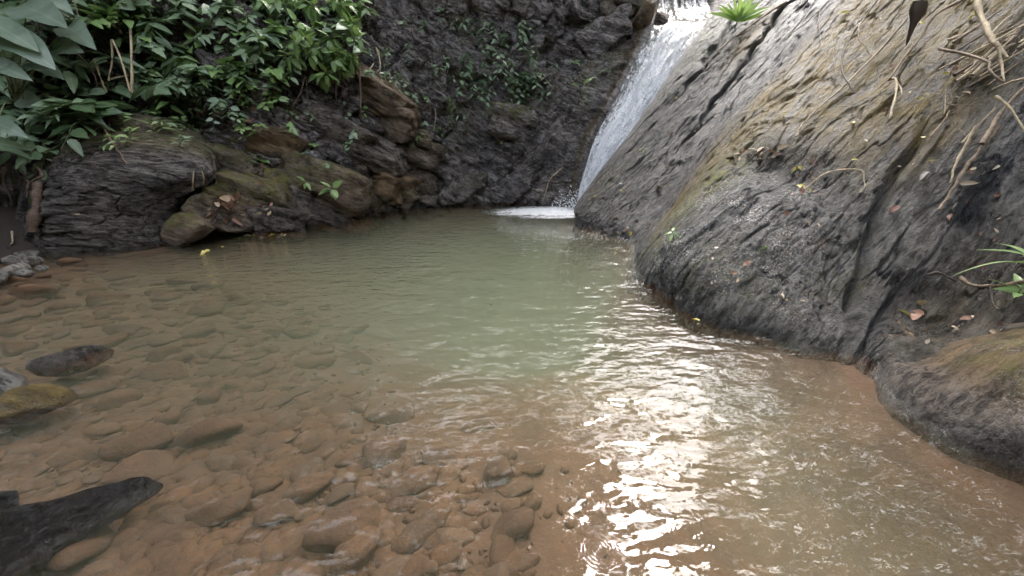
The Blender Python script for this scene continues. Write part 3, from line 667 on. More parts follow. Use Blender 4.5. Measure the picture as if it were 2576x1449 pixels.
# rocks standing in the near shallows
boulder('wet_rock', (-2.08, .80, -.05), (.52, .22, .18), (R(10), R(-3), R(36)), 139, 'long shiny black wet rock rising from the water in the lower left corner', 'rock', 'wetrock', soft=.11, rough=.13, planes=14, along=(.1, .1, 1), lay=0, wet=1, taper=.35)
boulder('wet_rock', tuple(np.array(wp(185, 890)) + (0, 0, -.05)), (.20, .10, .085), (0, R(4), R(24)), 131, 'dark stone just breaking the surface at the left', 'rock', 'outcrop', planes=8, soft=.1, rough=.12, lay=0, along=(.1, .1, 1), wet=1, sub=4)
boulder('wet_rock', tuple(np.array(wp(38, 1012)) + (0, 0, -.05)), (.19, .12, .10), (0, 0, R(20)), 132, 'yellowish stone breaking the surface at the left edge', 'rock', 'stone', planes=7, soft=.1, rough=.06, tan=1, sub=4)
boulder('wet_rock', tuple(np.array(wp(-25, 970)) + (0, 0, -.02)), (.17, .12, .12), (0, 0, R(-20)), 133, 'pale wet stone half out of frame at the left edge', 'rock', 'stone', planes=8, soft=.1, rough=.08, wet=.4, sub=4)
boulder('wet_rock', tuple(np.array(wp(-20, 1285)) + (0, 0, -.02)), (.10, .07, .06), (0, 0, R(15)), 134, 'small black wet stone at the left edge above the long rock', 'rock', 'wetrock', planes=8, soft=.1, rough=.08, wet=1, sub=4)

# dry stones on the little beach
beach = [(14, 652, .10, 'flat pale stone at the left edge of the tiny beach'), (66, 637, .085, 'small grey stone at the back of the tiny beach'), (28, 676, .12, 'largest rounded stone of the tiny beach'),
         (78, 660, .11, 'pale rounded stone nearest the water on the tiny beach'), (-8, 692, .10, 'speckled stone low on the tiny beach at the left edge'), (62, 688, .07, 'small stone in front of the beach pile'),
         (-40, 664, .13, 'stone cut by the left edge behind the pile'), (108, 672, .06, 'little stone at the tip of the beach'), (46, 645, .07, 'dark little stone in the middle of the beach pile')]
for k, (px, py, r_, lab) in enumerate(beach):
    x, y, z = wp(px, py, .08)
    boulder('river_stone', (x, y, .05 + .02 * (k % 2)), (r_ * .95, r_ * .72, r_ * .6), (R(8 * (k % 3)), R(-6 + 5 * (k % 4)), R(37 * k)), 140 + k, lab, 'stone', 'stone', planes=7, soft=.25, rough=.03, sub=3, group='stones on the left beach')

# ================================================================== cobbles on the bed
def cobble_mesh(k):
    r = np.random.default_rng(500 + k); D, Fc = ICO[3]
    n = r.normal(size=(8, 3)); n /= np.linalg.norm(n, axis=1, keepdims=True); h = 0.7 + .3 * r.random(8)
    dots = D @ n.T; rad = np.where(dots > .05, h / np.maximum(dots, .05), 9.0)
    rad = np.minimum(-.2 * np.log(np.exp(-np.minimum(rad, 3) / .2).sum(1)), 1.2)
    V = D * rad[:, None] + .05 * fbm(D * 2.5 + k * 7, 3, k)[:, None] * D
    return raw_mesh('cobble', V, Fc, M['cobble'])
COB = [cobble_mesh(k) for k in range(12)]
def bed_z(x, y): return float(-bed_depth(np.array(x), np.array(y)))
placed = []
def cobble(x, y, ax, rz, lift, label, group='silt-coated cobbles on the pool bed'):
    z = bed_z(x, y) + lift
    o = obj('cobble', COB[random.randrange(12)], loc=(x, y, z)); o.scale = ax
    o.rotation_euler = (random.uniform(-.2, .2), random.uniform(-.2, .2), rz)
    placed.append((x, y, max(ax[0], ax[1]))); tag(o, label, 'cobble', group); return o
def cob_px(px, py, w, h, rz, label, lift=.02):
    d = ray(px, py); t = 0
    for _ in range(6):
        zz = bed_z(*(d.x * t, d.y * t)) if t else -.16
        t = (zz - CAMZ) / d.z
    D = (Vector((d.x, d.y, d.z)) * t); dep = D.y * CP - D.z * SP
    return cobble(D.x, D.y, (w / FPX * dep * .48, h / FPX * dep * .62, h / FPX * dep * .42), rz, lift * .6, label, None)
cob_px(520, 1108, 165, 75, R(25), 'large dark submerged stone with a rough top left of centre bottom', .10)
cob_px(870, 1335, 160, 95, R(35), 'largest brown submerged stone at the bottom', .06)
cob_px(900, 1400, 120, 70, R(40), 'smooth oval submerged stone just below the largest one', .05)
cob_px(370, 1125, 150, 70, R(20), 'pale orange submerged stone beside the dark rough one', .07)
cob_px(360, 1200, 150, 75, R(25), 'orange broad submerged stone above the long black rock', .08)
cob_px(300, 1015, 90, 48, R(10), 'oval light brown cobble in the row of three at left', .04)
cob_px(225, 990, 105, 42, R(15), 'flat oval cobble left of the oval light brown one', .04)
cob_px(420, 945, 100, 55, R(10), 'rounded brown cobble above the row of three at left', .04)
cob_px(190, 1395, 150, 110, R(20), 'olive rounded stone beside the long black rock', .08)
cob_px(560, 1290, 150, 62, R(15), 'long submerged stone with glints at lower left', .06)
cob_px(780, 1240, 110, 50, R(30), 'long narrow submerged stone in the lower middle', .05)
cob_px(700, 1300, 100, 50, R(20), 'dark-sided submerged cobble above the largest stone', .05)
cob_px(990, 1050, 110, 60, R(20), 'pale submerged slab fading into the murk near the middle', .04)
cob_px(960, 1150, 120, 62, R(25), 'pale broad submerged stone in the middle shallows', .04)
cob_px(1200, 1075, 90, 40, R(12), 'faint submerged stone deep in the murk at centre', .0)
tries = 0
while len(placed) < 292 and tries < 20000:
    tries += 1
    if random.random() < .62: px, py = random.uniform(-60, 1350), 900 + 600 * random.random() ** .75
    else: px, py = random.uniform(-150, 900), random.uniform(690, 1100)
    if px > 900 and py < 1120: continue
    x, y, _ = wp(px, py, -.2)
    r_ = (.036 + .07 * random.random() ** 2) * (1 + .25 * max(0, y - 1.5))
    if any((x - a) ** 2 + (y - b) ** 2 < (.82 * (r_ + c)) ** 2 for a, b, c in placed): continue
    zone = ('beside the long black wet rock' if px < 520 and py > 1180 else 'in the shallows at the left edge' if px < 420 else
            'under the clear water at the bottom middle' if py > 1180 else 'fading into the murky water left of the middle')
    cobble(x, y, (r_ * random.uniform(1.0, 1.5), r_ * random.uniform(.7, 1), r_ * random.uniform(.45, .7)), R(random.gauss(28, 25)), random.uniform(-.01, .02) * (r_ / .06), 'silt-coated brown cobble ' + zone, 'cobbles ' + zone)
n = 1500; D, Fc = ICO[2]
px = np.where(rng.random(n) < .6, rng.uniform(-100, 1350, n), rng.uniform(-150, 800, n)); py = np.where(rng.random(n) < .6, 930 + 560 * rng.random(n) ** .8, rng.uniform(690, 1150, n))
pp = np.array([wp(a, b, -.2) for a, b in zip(px, py)]); keep = ~((px > 850) & (py < 1130)) & (rng.random(n) > sstep(900, 1500, px)); pp = pp[keep]; n = len(pp)
pp[:, 2] = -bed_depth(pp[:, 0], pp[:, 1]) + .035 * fbm(np.stack([pp[:, 0], pp[:, 1], pp[:, 0] * 0], -1) * 1.6, 4, 3) - .004
rad = (.022 + .035 * rng.random(n) ** 1.5) * (1 + .2 * np.maximum(0, pp[:, 1] - 1.5)); sc = rad[:, None] * np.stack([1.1 + .7 * rng.random(n), .8 + .3 * rng.random(n), .5 + .25 * rng.random(n)], -1)
an = R(28) + rng.normal(size=n) * .5; V = D[None] * (1 + .22 * fbm(D[None] * 1.3 + rng.random((n, 1, 3)) * 40, 2, 8))[..., None] * sc[:, None]
V = np.stack([V[..., 0] * np.cos(an)[:, None] - V[..., 1] * np.sin(an)[:, None], V[..., 0] * np.sin(an)[:, None] + V[..., 1] * np.cos(an)[:, None], V[..., 2]], -1) + pp[:, None]
tag(obj('gravel', raw_mesh('gravel', V.reshape(-1, 3), (np.arange(n)[:, None, None] * len(D) + Fc[None]).reshape(-1, 3), M['cobble'])), 'coarse brown gravel between the cobbles on the pool bed', 'gravel', kind='stuff')
# pebbles nobody could count
D, Fc = ICO[1]; n = 5200
px = rng.uniform(-150, 1700, n); py = 700 + 800 * rng.random(n) ** .7
pp = np.array([wp(a, b, -.2) for a, b in zip(px, py)])
keep = ~((px > 1000) & (py < 1150)) & (rng.random(n) > sstep(700, 1650, px)) & (rng.random(n) < .55); pp = pp[keep]; n = len(pp)
pp[:, 2] = -bed_depth(pp[:, 0], pp[:, 1]) + .035 * fbm(np.stack([pp[:, 0], pp[:, 1], pp[:, 0] * 0], -1) * 1.6, 4, 3) + .004
rad = .008 + .022 * rng.random(n) ** 2
sc = rad[:, None] * np.stack([1 + .6 * rng.random(n), .7 + .4 * rng.random(n), .45 + .3 * rng.random(n)], -1)
an = rng.random(n) * 6.28; V = D[None] * sc[:, None]
V = np.stack([V[..., 0] * np.cos(an)[:, None] - V[..., 1] * np.sin(an)[:, None], V[..., 0] * np.sin(an)[:, None] + V[..., 1] * np.cos(an)[:, None], V[..., 2]], -1) + pp[:, None]
peb = obj('pebbles', raw_mesh('pebbles', V.reshape(-1, 3), (np.arange(n)[:, None, None] * len(D) + Fc[None]).reshape(-1, 3), M['cobble']))
tag(peb, 'small brown pebbles scattered over the pool bed', 'pebbles', kind='stuff')

# ================================================================== waterfall
def flow_sheet(name, left, right, nu, nv, lift, mat, parent, seed, foam=None):
    A, _ = catmull(np.array(left), nv, 0); B, _ = catmull(np.array(right), nv, 0)
    u = np.linspace(0, 1, nu)[None, :, None]; P = A[:, None] * (1 - u) + B[:, None] * u
    wd = np.linalg.norm(B - A, axis=1)[:, None]; ln = np.concatenate([[0], np.cumsum(np.linalg.norm(np.diff((A + B) / 2, axis=0), axis=1))])
    fl = np.stack([np.broadcast_to(u[..., 0] * wd.mean(), P.shape[:2]), np.broadcast_to(ln[:, None], P.shape[:2]), np.full(P.shape[:2], seed * 3.1)], -1)
    N = normals(P); N = N * np.sign(-N[..., 1:2] + 1e-6)
    bul = np.sin(np.pi * u[..., 0]) ** .5
    d = lift + .07 * bul + .06 * fbm(fl * np.array([7, .9, 1]), 3, seed) + .035 * fbm(fl * np.array([22, 4, 1]), 3, seed + 5)
    P = P + N * d[..., None]
    fo = np.ones(P.shape[:2]) * .1 if foam is None else foam(u[..., 0] + 0 * ln[:, None], ln[:, None] / ln[-1] + 0 * u[..., 0])
    return obj(name, raw_mesh(name, P - np.array(parent.location), grid_faces(nv, nu), mat, attrs={'flow': fl.reshape(-1, 3), 'foam': fo.reshape(-1)}), parent)
fall = empty('waterfall', zy(1452, 0, 7.1))
tag(fall, 'white waterfall sliding down the rock chute into the pool', 'waterfall')
FL = [zy(1446, -.1, 7.16), zy(1452, .15, 7.2), zy(1466, .6, 7.35), zy(1496, 1.2, 7.58), zy(1548, 1.9, 7.95), zy(1606, 2.75, 8.42), zy(1636, 3.2, 8.72), zy(1650, 3.32, 9.1)]
FR = [zy(1500, -.1, 7.1), zy(1510, .15, 7.12), zy(1545, .6, 7.2), zy(1612, 1.2, 7.4), zy(1690, 1.9, 7.75), zy(1745, 2.75, 8.2), zy(1782, 3.2, 8.6), zy(1800, 3.34, 9.1)]
flow_sheet('main_cascade', FL, FR, 90, 260, .0, M['fall'], fall, 3, foam=lambda u, v: .62 - .62 * v - .7 * sstep(.30, .0, u) - .35 * sstep(.85, 1., u) - .8 * sstep(.86, .97, v))
flow_sheet('veil', FL[:7], FR[:7], 60, 160, .05, M['fall'], fall, 8, foam=lambda u, v: .10 - .35 * v + .15 * u)
flow_sheet('upper_cascade', [zy(1650, 3.34, 9.3), zy(1648, 3.7, 9.75), zy(1655, 4.3, 10.1), zy(1660, 5, 10.6)], [zy(1800, 3.34, 9.3), zy(1780, 3.7, 9.8), zy(1770, 4.3, 10.2), zy(1770, 5, 10.7)], 60, 80, .08, M['fall'], fall, 12, foam=lambda u, v: -.30 - 1.4 * np.abs(u - .12))
# foam fan and splash drops at the foot
fc = np.array(wp(1415, 534)); nr, na = 40, 90
rr = np.linspace(.02, 1, nr)[:, None]; aa = np.linspace(0, 2 * np.pi, na)[None]
ex = np.where(np.cos(aa) < 0, 1.6, .5); X = fc[0] + rr * ex * np.cos(aa); Y = fc[1] + rr * .62 * np.sin(aa)
Zf = .006 + .05 * (1 - rr) ** 2 + .05 * fbm(np.stack([X * 9, Y * 9, X * 0], -1), 3, 5) * (1 - rr)
Pf = np.stack([X, Y, Zf + 0 * X], -1)
fl = np.stack([Y * .9, X * .8, X * 0], -1)
obj('splash_foam', raw_mesh('splash_foam', Pf - np.array(fall.location), grid_faces(nr, na), M['foam'], attrs={'flow': fl.reshape(-1, 3), 'foam': (.95 - 1.5 * rr ** 1.1 + 0 * X).reshape(-1)}), fall)
D, Fc = ICO[1]; n = 520
c = np.array(zy(1448, .05, 7.0)); pp = c + np.abs(rng.normal(size=(n, 3))) * np.array([0, 0, .16]) + rng.normal(size=(n, 3)) * np.array([.20, .14, 0])
V = D[None] * (.004 + .009 * rng.random(n)[:, None, None] ** 2) + pp[:, None]
t_ = NT('white_spray'); t_.p.inputs['Base Color'].default_value = (.85, .88, .92, 1); t_.p.inputs['Roughness'].default_value = .2; M['spray'] = t_.m
o = obj('spray', raw_mesh('spray', V.reshape(-1, 3) - np.array(fall.location), (np.arange(n)[:, None, None] * len(D) + Fc[None]).reshape(-1, 3), M['spray']), fall); o['kind'] = 'stuff'

# ================================================================== placing things on the terrain
bpy.context.view_layer.update()
DG = bpy.context.evaluated_depsgraph_get()
CAMP = Vector((0, 0, CAMZ))
SKIP = {'pool_water', 'forest_foliage', 'hillside', 'main_cascade', 'veil', 'upper_cascade', 'splash_foam', 'spray'}
def hit(px, py):
    d = ray(px, py).normalized(); o = CAMP.copy()
    for _ in range(8):
        ok, loc, nor, idx, ob, mt = SC.ray_cast(DG, o, d)
        if not ok: break
        if ob.name.split('.')[0] not in SKIP:
            return loc, (nor if nor.dot(d) < 0 else -nor)
        o = loc + d * .003
    t = 8.0 / d.y; return CAMP + d * t, Vector((0, -1, 0))
def near(px, py, off):
    """a point in front of the surface seen at px, py"""
    p, n = hit(px, py); d = (p - CAMP).normalized(); return p - d * off

# ------------------------------------------------------------------ leaves
def leaf_shape(name, w, mat, tip=1.0, heart=0.0, fold=.25, droop=.18, wave=.0, n=7, curl=0.0):
    t = np.linspace(0, 1, n); hw = w * np.sin(np.pi * np.clip(t, 0, 1) ** (.75 if heart == 0 else .55)) ** .8 * (1 - .25 * t * tip); hw[0] = .01; hw[-1] = .004
    x = t.copy(); mid = np.stack([x, 0 * x, -droop * t ** 2 + curl * t ** 3], -1)
    L = np.stack([x - heart * (1 - t) ** 2 * .55, hw, fold * hw + wave * np.sin(t * 14) * hw - droop * t ** 2 + curl * t ** 3], -1)
    Rr = L * np.array([1, -1, 1]); Rr[:, 2] += wave * .6 * np.cos(t * 11) * hw
    V = np.concatenate([mid, L, Rr]); i = np.arange(n - 1)
    Q = np.concatenate([np.stack([i, i + 1, n + i + 1, n + i], -1), np.stack([i, 2 * n + i, 2 * n + i + 1, i + 1], -1)])
    return raw_mesh(name, V, Q, mat)
LEAF = {}
for key, mat in (('n', 'leaf'), ('b', 'leaf_bright'), ('d', 'leaf_dark')):
    LEAF['ovate_' + key] = [leaf_shape('leaf', .27, M[mat], fold=.2), leaf_shape('leaf', .23, M[mat], droop=.3, wave=.1), leaf_shape('leaf', .31, M[mat], droop=.1, fold=.1)]
    LEAF['lance_' + key] = [leaf_shape('leaf', .15, M[mat], droop=.3), leaf_shape('leaf', .18, M[mat], droop=.15, wave=.1)]
    LEAF['round_' + key] = [leaf_shape('leaf', .40, M[mat], heart=.35, fold=.12, droop=.12), leaf_shape('leaf', .36, M[mat], heart=.25, fold=.2, droop=.2)]
    LEAF['strap_' + key] = [leaf_shape('leaf', .07, M[mat], droop=.35, n=9), leaf_shape('leaf', .055, M[mat], droop=.6, n=9)]
M['leaf_palm'] = leaf_material('palm_leaf', (0.22, 0.36, 0.08), (0.30, 0.44, 0.13), (0.34, 0.46, 0.18), trans=0.4)
LEAF['palm'] = [leaf_shape('leaf', .10, M['leaf_palm'], droop=.3, n=9)]
LEAF['big'] = [leaf_shape('leaf', .42, M['leaf_big'], heart=.55, fold=.12, droop=.25, wave=.08, n=13), leaf_shape('leaf', .36, M['leaf_big'], heart=.4, fold=.18, droop=.35, wave=.12, n=13)]
for key in ('dead_red', 'dead_pale', 'dead_yellow', 'dead_dark'):
    LEAF[key] = [leaf_shape('leaf', .26, M[key], fold=.5, droop=.25, wave=.25), leaf_shape('leaf', .20, M[key], fold=.7, droop=.5, wave=.15, curl=.3), leaf_shape('leaf', .32, M[key], fold=.15, droop=-.2, wave=.3)]

def orient(p, along, up, s, roll=0.0):
    x = along.normalized(); y = up.cross(x)
    if y.length < 1e-4: y = Vector((1, 0, 0)).cross(x)
    y.normalize(); z = x.cross(y)
    m = Matrix((x, y, z)).transposed().to_4x4() @ Matrix.Rotation(roll, 4, 'X')
    return Matrix.Translation(p) @ m @ Matrix.Diagonal((s, s, s, 1))
def rv(s=1.0): return Vector((random.gauss(0, s), random.gauss(0, s), random.gauss(0, s)))
def add_leaf(root, p, along, up, s, kinds, roll=.4):
    me = random.choice(LEAF[kinds]); o = bpy.data.objects.new('leaf', me); link(o, root)
    o.matrix_local = Matrix.Translation(-root.location) @ orient(p, along, up, s * random.uniform(.75, 1.25), random.gauss(0, roll)); return o

def plant(name, base, out, label, cat, group, stems=3, length=.6, nleaf=8, size=.13, kinds='ovate_n', droop=.5, spread=.5, stem_mat='stem', sr=.006, whorl=False, start=.25):
    root = empty(name, base); tag(root, label, cat, group)
    for s in range(stems):
        d = (out.normalized() + rv(spread)).normalized(); L = length * random.uniform(.65, 1.2)
        path = [base - d * .04]
        for k in range(1, 6):
            t = k / 5; path.append(base + d * L * t + Vector((0, 0, -droop * L * t * t)) + rv(.02 * L))
        V, Q, C = tube([tuple(p) for p in path], sr, sr * .45, 5, sub=3)
        obj('stem', raw_mesh('stem', V - np.array(base), Q, M[stem_mat]), root)
        m = len(C); T = np.gradient(C, axis=0)
        for k in range(nleaf):
            t = start + (1 - start) * (k + .5) / nleaf if not whorl else (.98 if k < nleaf * .6 else .7)
            i = min(int(t * (m - 1)), m - 1); tan = Vector(T[i]).normalized()
            side = tan.cross(Vector((0, 0, 1))) + Vector((.001, 0, 0)); side.normalize()
            if whorl:
                a = 2 * math.pi * k / max(1, nleaf * .6); b2 = tan.cross(side); al = (side * math.cos(a) + b2 * math.sin(a)) + tan * .35
            else:
                al = side * (1 if k % 2 else -1) + tan * random.uniform(.3, .9)
            al = al.normalized() + Vector((0, 0, random.uniform(-.35, .1))) + rv(.12)
            add_leaf(root, Vector(C[i]) + al * size * .12, al, Vector((0, -.35, 1)), size * (1.0 if t < .9 else .85), kinds)
    return root

WORDS = 'first second third fourth fifth sixth seventh eighth ninth tenth eleventh twelfth thirteenth fourteenth fifteenth sixteenth seventeenth eighteenth nineteenth twentieth'.split()
def rank_labels(items, base):
    """items: (object, px, py); name each by its place, counted from the left in rows from the top"""
    n = len(items); rows = max(1, math.ceil(n / 14)); items = sorted(items, key=lambda q: q[2]); per = math.ceil(n / rows)
    names = {1: ['']}.get(rows) or {2: ['upper', 'lower'], 3: ['upper', 'middle', 'lower']}.get(rows) or ['top', 'upper', 'lower', 'bottom']
    for r in range(rows):
        for k, (o, x, y) in enumerate(sorted(items[r * per:(r + 1) * per], key=lambda q: q[1])):
            o['label'] = base + ', ' + WORDS[k] + ' from the left' + (' in the %s row' % names[r] if rows > 1 else '')
def bush_region(n, x0, x1, y0, y1, name, label, cat, group, shape=None, off=.0, **kw):
    k = 0; t = 0; made = []
    while k < n and t < n * 20:
        t += 1; px, py = random.uniform(x0, x1), random.uniform(y0, y1)
        if shape and not shape(px, py): continue
        p, nn = hit(px, py); p = p - (p - CAMP).normalized() * off
        kk = dict(kw)
        if 'kinds' in kk and isinstance(kk['kinds'], (list, tuple)): kk['kinds'] = random.choice(kk['kinds'])
        out = kk.pop('out', None) or (nn * .7 + Vector((0, -.35, .8)))
        made.append((plant(name, p, out, label, cat, group, **kk), px, py)); k += 1
    rank_labels(made, label)
# left bank: broad dark bushes, then the round-leaved bank, then the bright shrub over the overhang
bush_region(36, -60, 480, -20, 345, 'bush', 'broad-leaved bush on the far left bank', 'bush', 'broad-leaved bushes on the left bank', stems=3, length=.75, nleaf=8, size=.30, kinds=['ovate_n', 'ovate_n', 'ovate_d', 'lance_n'], droop=.55, spread=.45)
bush_region(52, 380, 890, -20, 240, 'bush', 'round-leaved bush left of the overhang', 'bush', 'round-leaved bushes on the left bank', shape=lambda x, y: y < 260 - (x - 380) * .12, stems=3, length=.6, nleaf=9, size=.18, kinds=['round_n', 'ovate_n', 'round_b', 'ovate_n'], droop=.6, spread=.5)
bush_region(13, 690, 910, 30, 215, 'shrub', 'bright shrub hanging over the cliff overhang', 'shrub', 'bright shrubs over the overhang', stems=3, length=.55, nleaf=8, size=.20, kinds='ovate_b', droop=.25, spread=.5, whorl=True, out=Vector((.35, -.8, .4)))
bush_region(16, 380, 680, 200, 330, 'creeper', 'small-leaved creeper on the brown soil bank', 'creeper', 'creepers on the soil bank', stems=2, length=.35, nleaf=7, size=.09, kinds=['round_n', 'ovate_b'], droop=.4)
bush_region(18, 190, 530, 265, 372, 'seedling', 'small seedling on top of the left outcrop', 'seedling', 'seedlings on the left outcrop', stems=2, length=.26, nleaf=6, size=.11, kinds=['ovate_b', 'lance_n', 'lance_b'], droop=.3, spread=.6, sr=.003)
bush_region(10, -40, 160, 230, 370, 'bush', 'drooping bush over the dark root hollow', 'bush', 'bushes over the root hollow', stems=3, length=.6, nleaf=8, size=.20, kinds=['ovate_n', 'ovate_d'], droop=.8, spread=.5)
bush_region(12, 230, 470, -20, 130, 'bush', 'mixed green bush behind the sapling stems', 'bush', 'bushes behind the sapling stems', stems=3, length=.6, nleaf=9, size=.2, kinds=['ovate_n', 'round_n'], droop=.5, spread=.5)
bush_region(12, 460, 720, 170, 265, 'bush', 'small-leaved bush at the foot of the bank', 'bush', 'small bushes at the foot of the bank', stems=3, length=.4, nleaf=9, size=.13, kinds=['round_n', 'ovate_n', 'ovate_b'], droop=.6, spread=.5)
# vines on the dark wall
bush_region(24, 1170, 1350, 40, 225, 'hanging_vine', 'dark leafy vine hanging left of the fall', 'vine', 'vines on the dark wall', stems=2, length=.55, nleaf=9, size=.10, kinds=['round_d', 'round_n', 'ovate_n'], droop=1.2, spread=.4, out=Vector((0, -1, .1)), sr=.004)
bush_region(26, 900, 1190, 20, 330, 'wall_creeper', 'sparse creeper on the dark cliff wall', 'creeper', 'creepers on the dark cliff', stems=2, length=.35, nleaf=6, size=.09, kinds=['round_n', 'ovate_n', 'lance_n'], droop=.9, spread=.5, sr=.003)
bush_region(12, 1330, 1570, 30, 270, 'wall_seedling', 'thin seedling on shaded rock by the fall', 'seedling', 'seedlings beside the fall', stems=1, length=.28, nleaf=6, size=.12, kinds=['ovate_n', 'lance_b', 'lance_n'], droop=.4, spread=.5, sr=.003)
bush_region(16, 540, 960, 230, 440, 'creeper', 'sparse creeper among the blocks below the overhang', 'creeper', 'creepers among the cliff blocks', stems=1, length=.3, nleaf=6, size=.085, kinds=['round_n', 'round_b', 'ovate_n'], droop=.8, sr=.003)
bush_region(6, 1040, 1140, 250, 350, 'fern', 'yellow-green fern tuft on the cliff edge', 'fern', 'fern tufts on the cliff', stems=3, length=.22, nleaf=8, size=.06, kinds=['lance_b'], droop=.8, spread=.6, sr=.002)
# the far left large leaves
taro = empty('taro_plant', near(40, 260, .8)); tag(taro, 'plant with huge grey-green heart-shaped leaves at the upper left corner', 'plant')
for (px, py, off, s, ax, tilt) in ((-20, 60, 1.1, .62, (1, -.2, -.35), .5), (70, 20, .9, .55, (.9, -.4, -.2), .4), (30, 95, 1.2, .5, (1, -.3, -.5), .3), (-15, 165, 1.1, .55, (1, -.3, -.1), .2), (90, 160, .9, .45, (1, -.5, -.15), .2), (175, 70, .8, .45, (.8, -.6, -.25), .5), (150, 120, .7, .42, (1, -.5, 0), .3), (120, -10, .8, .5, (1, -.5, -.3), .5), (60, 250, .9, .4, (1, -.4, -.15), .2), (-10, 310, .9, .42, (1, -.3, -.2), .2)):
    p = near(px, py, off); add_leaf(taro, p, Vector(ax), Vector((.1, -.75, .8)), s, 'big', .2)
    V, Q, _ = tube([tuple(taro.location), tuple((taro.location + p) / 2 + Vector((0, .05, .12))), tuple(p)], .012, .007, 6)
    obj('leaf_stalk', raw_mesh('leaf_stalk', V - np.array(taro.location), Q, M['stem']), taro)

def seedling(px, py, label, size, n=6, kinds='lance_b', name='seedling', length=.12, cat='seedling', out=(0, -.5, .8)):
    p, nn = hit(px, py)
    return plant(name, p, Vector(out) + nn * .4, label, cat, None, stems=1, length=length, nleaf=n, size=size, kinds=kinds, droop=.1, spread=.15, whorl=True, sr=.004)
seedling(838, 478, 'bright green seedling on the olive slab by the pool', .20, 6, 'ovate_b')
seedling(778, 462, 'small green sprig in a notch left of the bright seedling', .14, 4, 'ovate_b')
seedling(735, 340, 'three round leaves above the rust-brown block', .14, 5, 'round_b')
seedling(1695, 600, 'little green seedling in the crack near the right shore', .10, 5, 'lance_b')
seedling(1620, 385, 'tiny sprig on the grey rib beside the fall', .07, 4, 'lance_b')
seedling(2565, 690, 'narrow-leaved green plant at the right edge of the frame', .26, 8, 'strap_b', length=.2)
seedling(2550, 760, 'drooping green sprig below the narrow-leaved plant at the right edge', .16, 5, 'lance_b')
seedling(760, 30, 'grassy tuft with drooping straps at the top of the bank', .38, 16, 'strap_n', name='grass_tuft', cat='grass')
pl = empty('palm_seedling', hit(1850, 66)[0]); tag(pl, 'bright green palm seedling with fan leaves above the rib of rock', 'palm')
for k in range(13):
    a = -1.25 + 2.5 * k / 12; add_leaf(pl, pl.location + Vector((.0, -.03, .06)), Vector((math.sin(a) * 1.2 + .1, -.35, math.cos(a) * .75 + .12)), Vector((0, -1, .5)), .46, 'palm', .2)
V, Q, _ = tube([tuple(pl.location + Vector((0, .02, -.05))), tuple(pl.location + Vector((0, -.03, .07)))], .012, .008); obj('stem', raw_mesh('stem', V - np.array(pl.location), Q, M['stem']), pl)

# ------------------------------------------------------------------ twigs, branches, roots
def Z(region, x, y):
    """point of a 2576-wide enlargement of one 1008 x 567 tile -> 2576-wide frame"""
    ox, oy = {1: (0, 0), 2: (1008, 0), 3: (2016, 0), 4: (3024, 0), 5: (0, 500), 8: (3024, 500), 12: (3024, 1067)}[region]
    k = 4032 / 2576; return ((ox + x / 2.5556) / k, (oy + y / 2.5556) / k)
def stick(name, region, path, offs, r0, r1, mat, label, cat='branch', group=None, parent=None):
    if not isinstance(offs, (list, tuple)): offs = [offs] * len(path)
    P3 = [near(*Z(region, x, y), o) for (x, y), o in zip(path, offs)]
    # keep the distance from jumping between neighbouring points
    D0 = [(p - CAMP).length for p in P3]
    sm = [sum(D0[max(0, i - 1):i + 2]) / len(D0[max(0, i - 1):i + 2]) for i in range(len(D0))]
    P3 = [CAMP + (p - CAMP).normalized() * min(d, s) for p, d, s in zip(P3, D0, sm)]
    V, Q, _ = tube([tuple(p) for p in P3], r0 * 1.35, r1 * 1.35, 6, wob=r0 * .35)
    b = parent.location if parent else P3[0]
    o = obj(name, raw_mesh(name, V - np.array(b), Q, M[mat]), parent)
    if parent is None: o.location = b; tag(o, label, cat, group)
    return o
B = 'branch'
stick('dry_branch', 4, [(1990, -20), (1690, 150), (1520, 400), (1370, 580), (1230, 790)], [.55, .5, .42, .36, .3], .011, .006, 'twig', 'brown branch slanting down from the top edge over the tan slab')
stick('dry_branch', 4, [(1400, 190), (1140, 490), (940, 690), (760, 870), (560, 1040), (400, 1190), (330, 1270), (285, 1370)], .12, .009, .005, 'twig', 'longest straight twig lying diagonally across the tan slab')
stick('dry_branch', 4, [(1110, -20), (960, 200), (910, 280), (915, 390), (985, 465)], .25, .008, .004, 'twig', 'hooked twig hanging from the top edge over the tan slab')
stick('dry_branch', 4, [(900, 270), (830, 380), (760, 530), (745, 720), (800, 820), (870, 945)], .22, .008, .004, 'twig_dark', 'dark twig bowed like a C on the tan slab')
stick('dry_branch', 4, [(640, -20), (470, 150), (330, 270), (120, 410)], .12, .008, .004, 'twig', 'straight twig over the dark crease at the top')
stick('dry_branch', 3, [(2760, 20), (2576, 130), (2300, 330), (2060, 520)], .10, .014, .008, 'twig', 'pale brown stick lying along the crack beneath the palm seedling')
tr = stick('dry_branch', 4, [(2110, -20), (2130, 140), (2250, 380), (2330, 490), (2430, 575)], [.75, .7, .65, .6, .55], .018, .009, 'twig_pale', 'thick pale forked branch hanging in the upper right corner')
o = stick('fork', 4, [(2320, 480), (2350, 640), (2370, 800)], [.6, .57, .55], .010, .005, 'twig_pale', None, parent=tr)
stick('dry_branch', 4, [(1720, 490), (2000, 550), (2220, 630), (2240, 720), (2380, 840)], [.3, .4, .5, .5, .45], .010, .005, 'twig', 'twig crossing level then bending down by the forked branch')
stick('dry_branch', 4, [(2700, 760), (2576, 795), (2420, 830), (2250, 900)], .4, .009, .004, 'twig_pale', 'pale twig entering from the right edge below the fork')
stick('dry_branch', 4, [(1720, 700), (2000, 560), (2250, 430), (2600, 240)], .22, .007, .005, 'twig_pale', 'thin pale twig slanting up into the bundle of sticks')
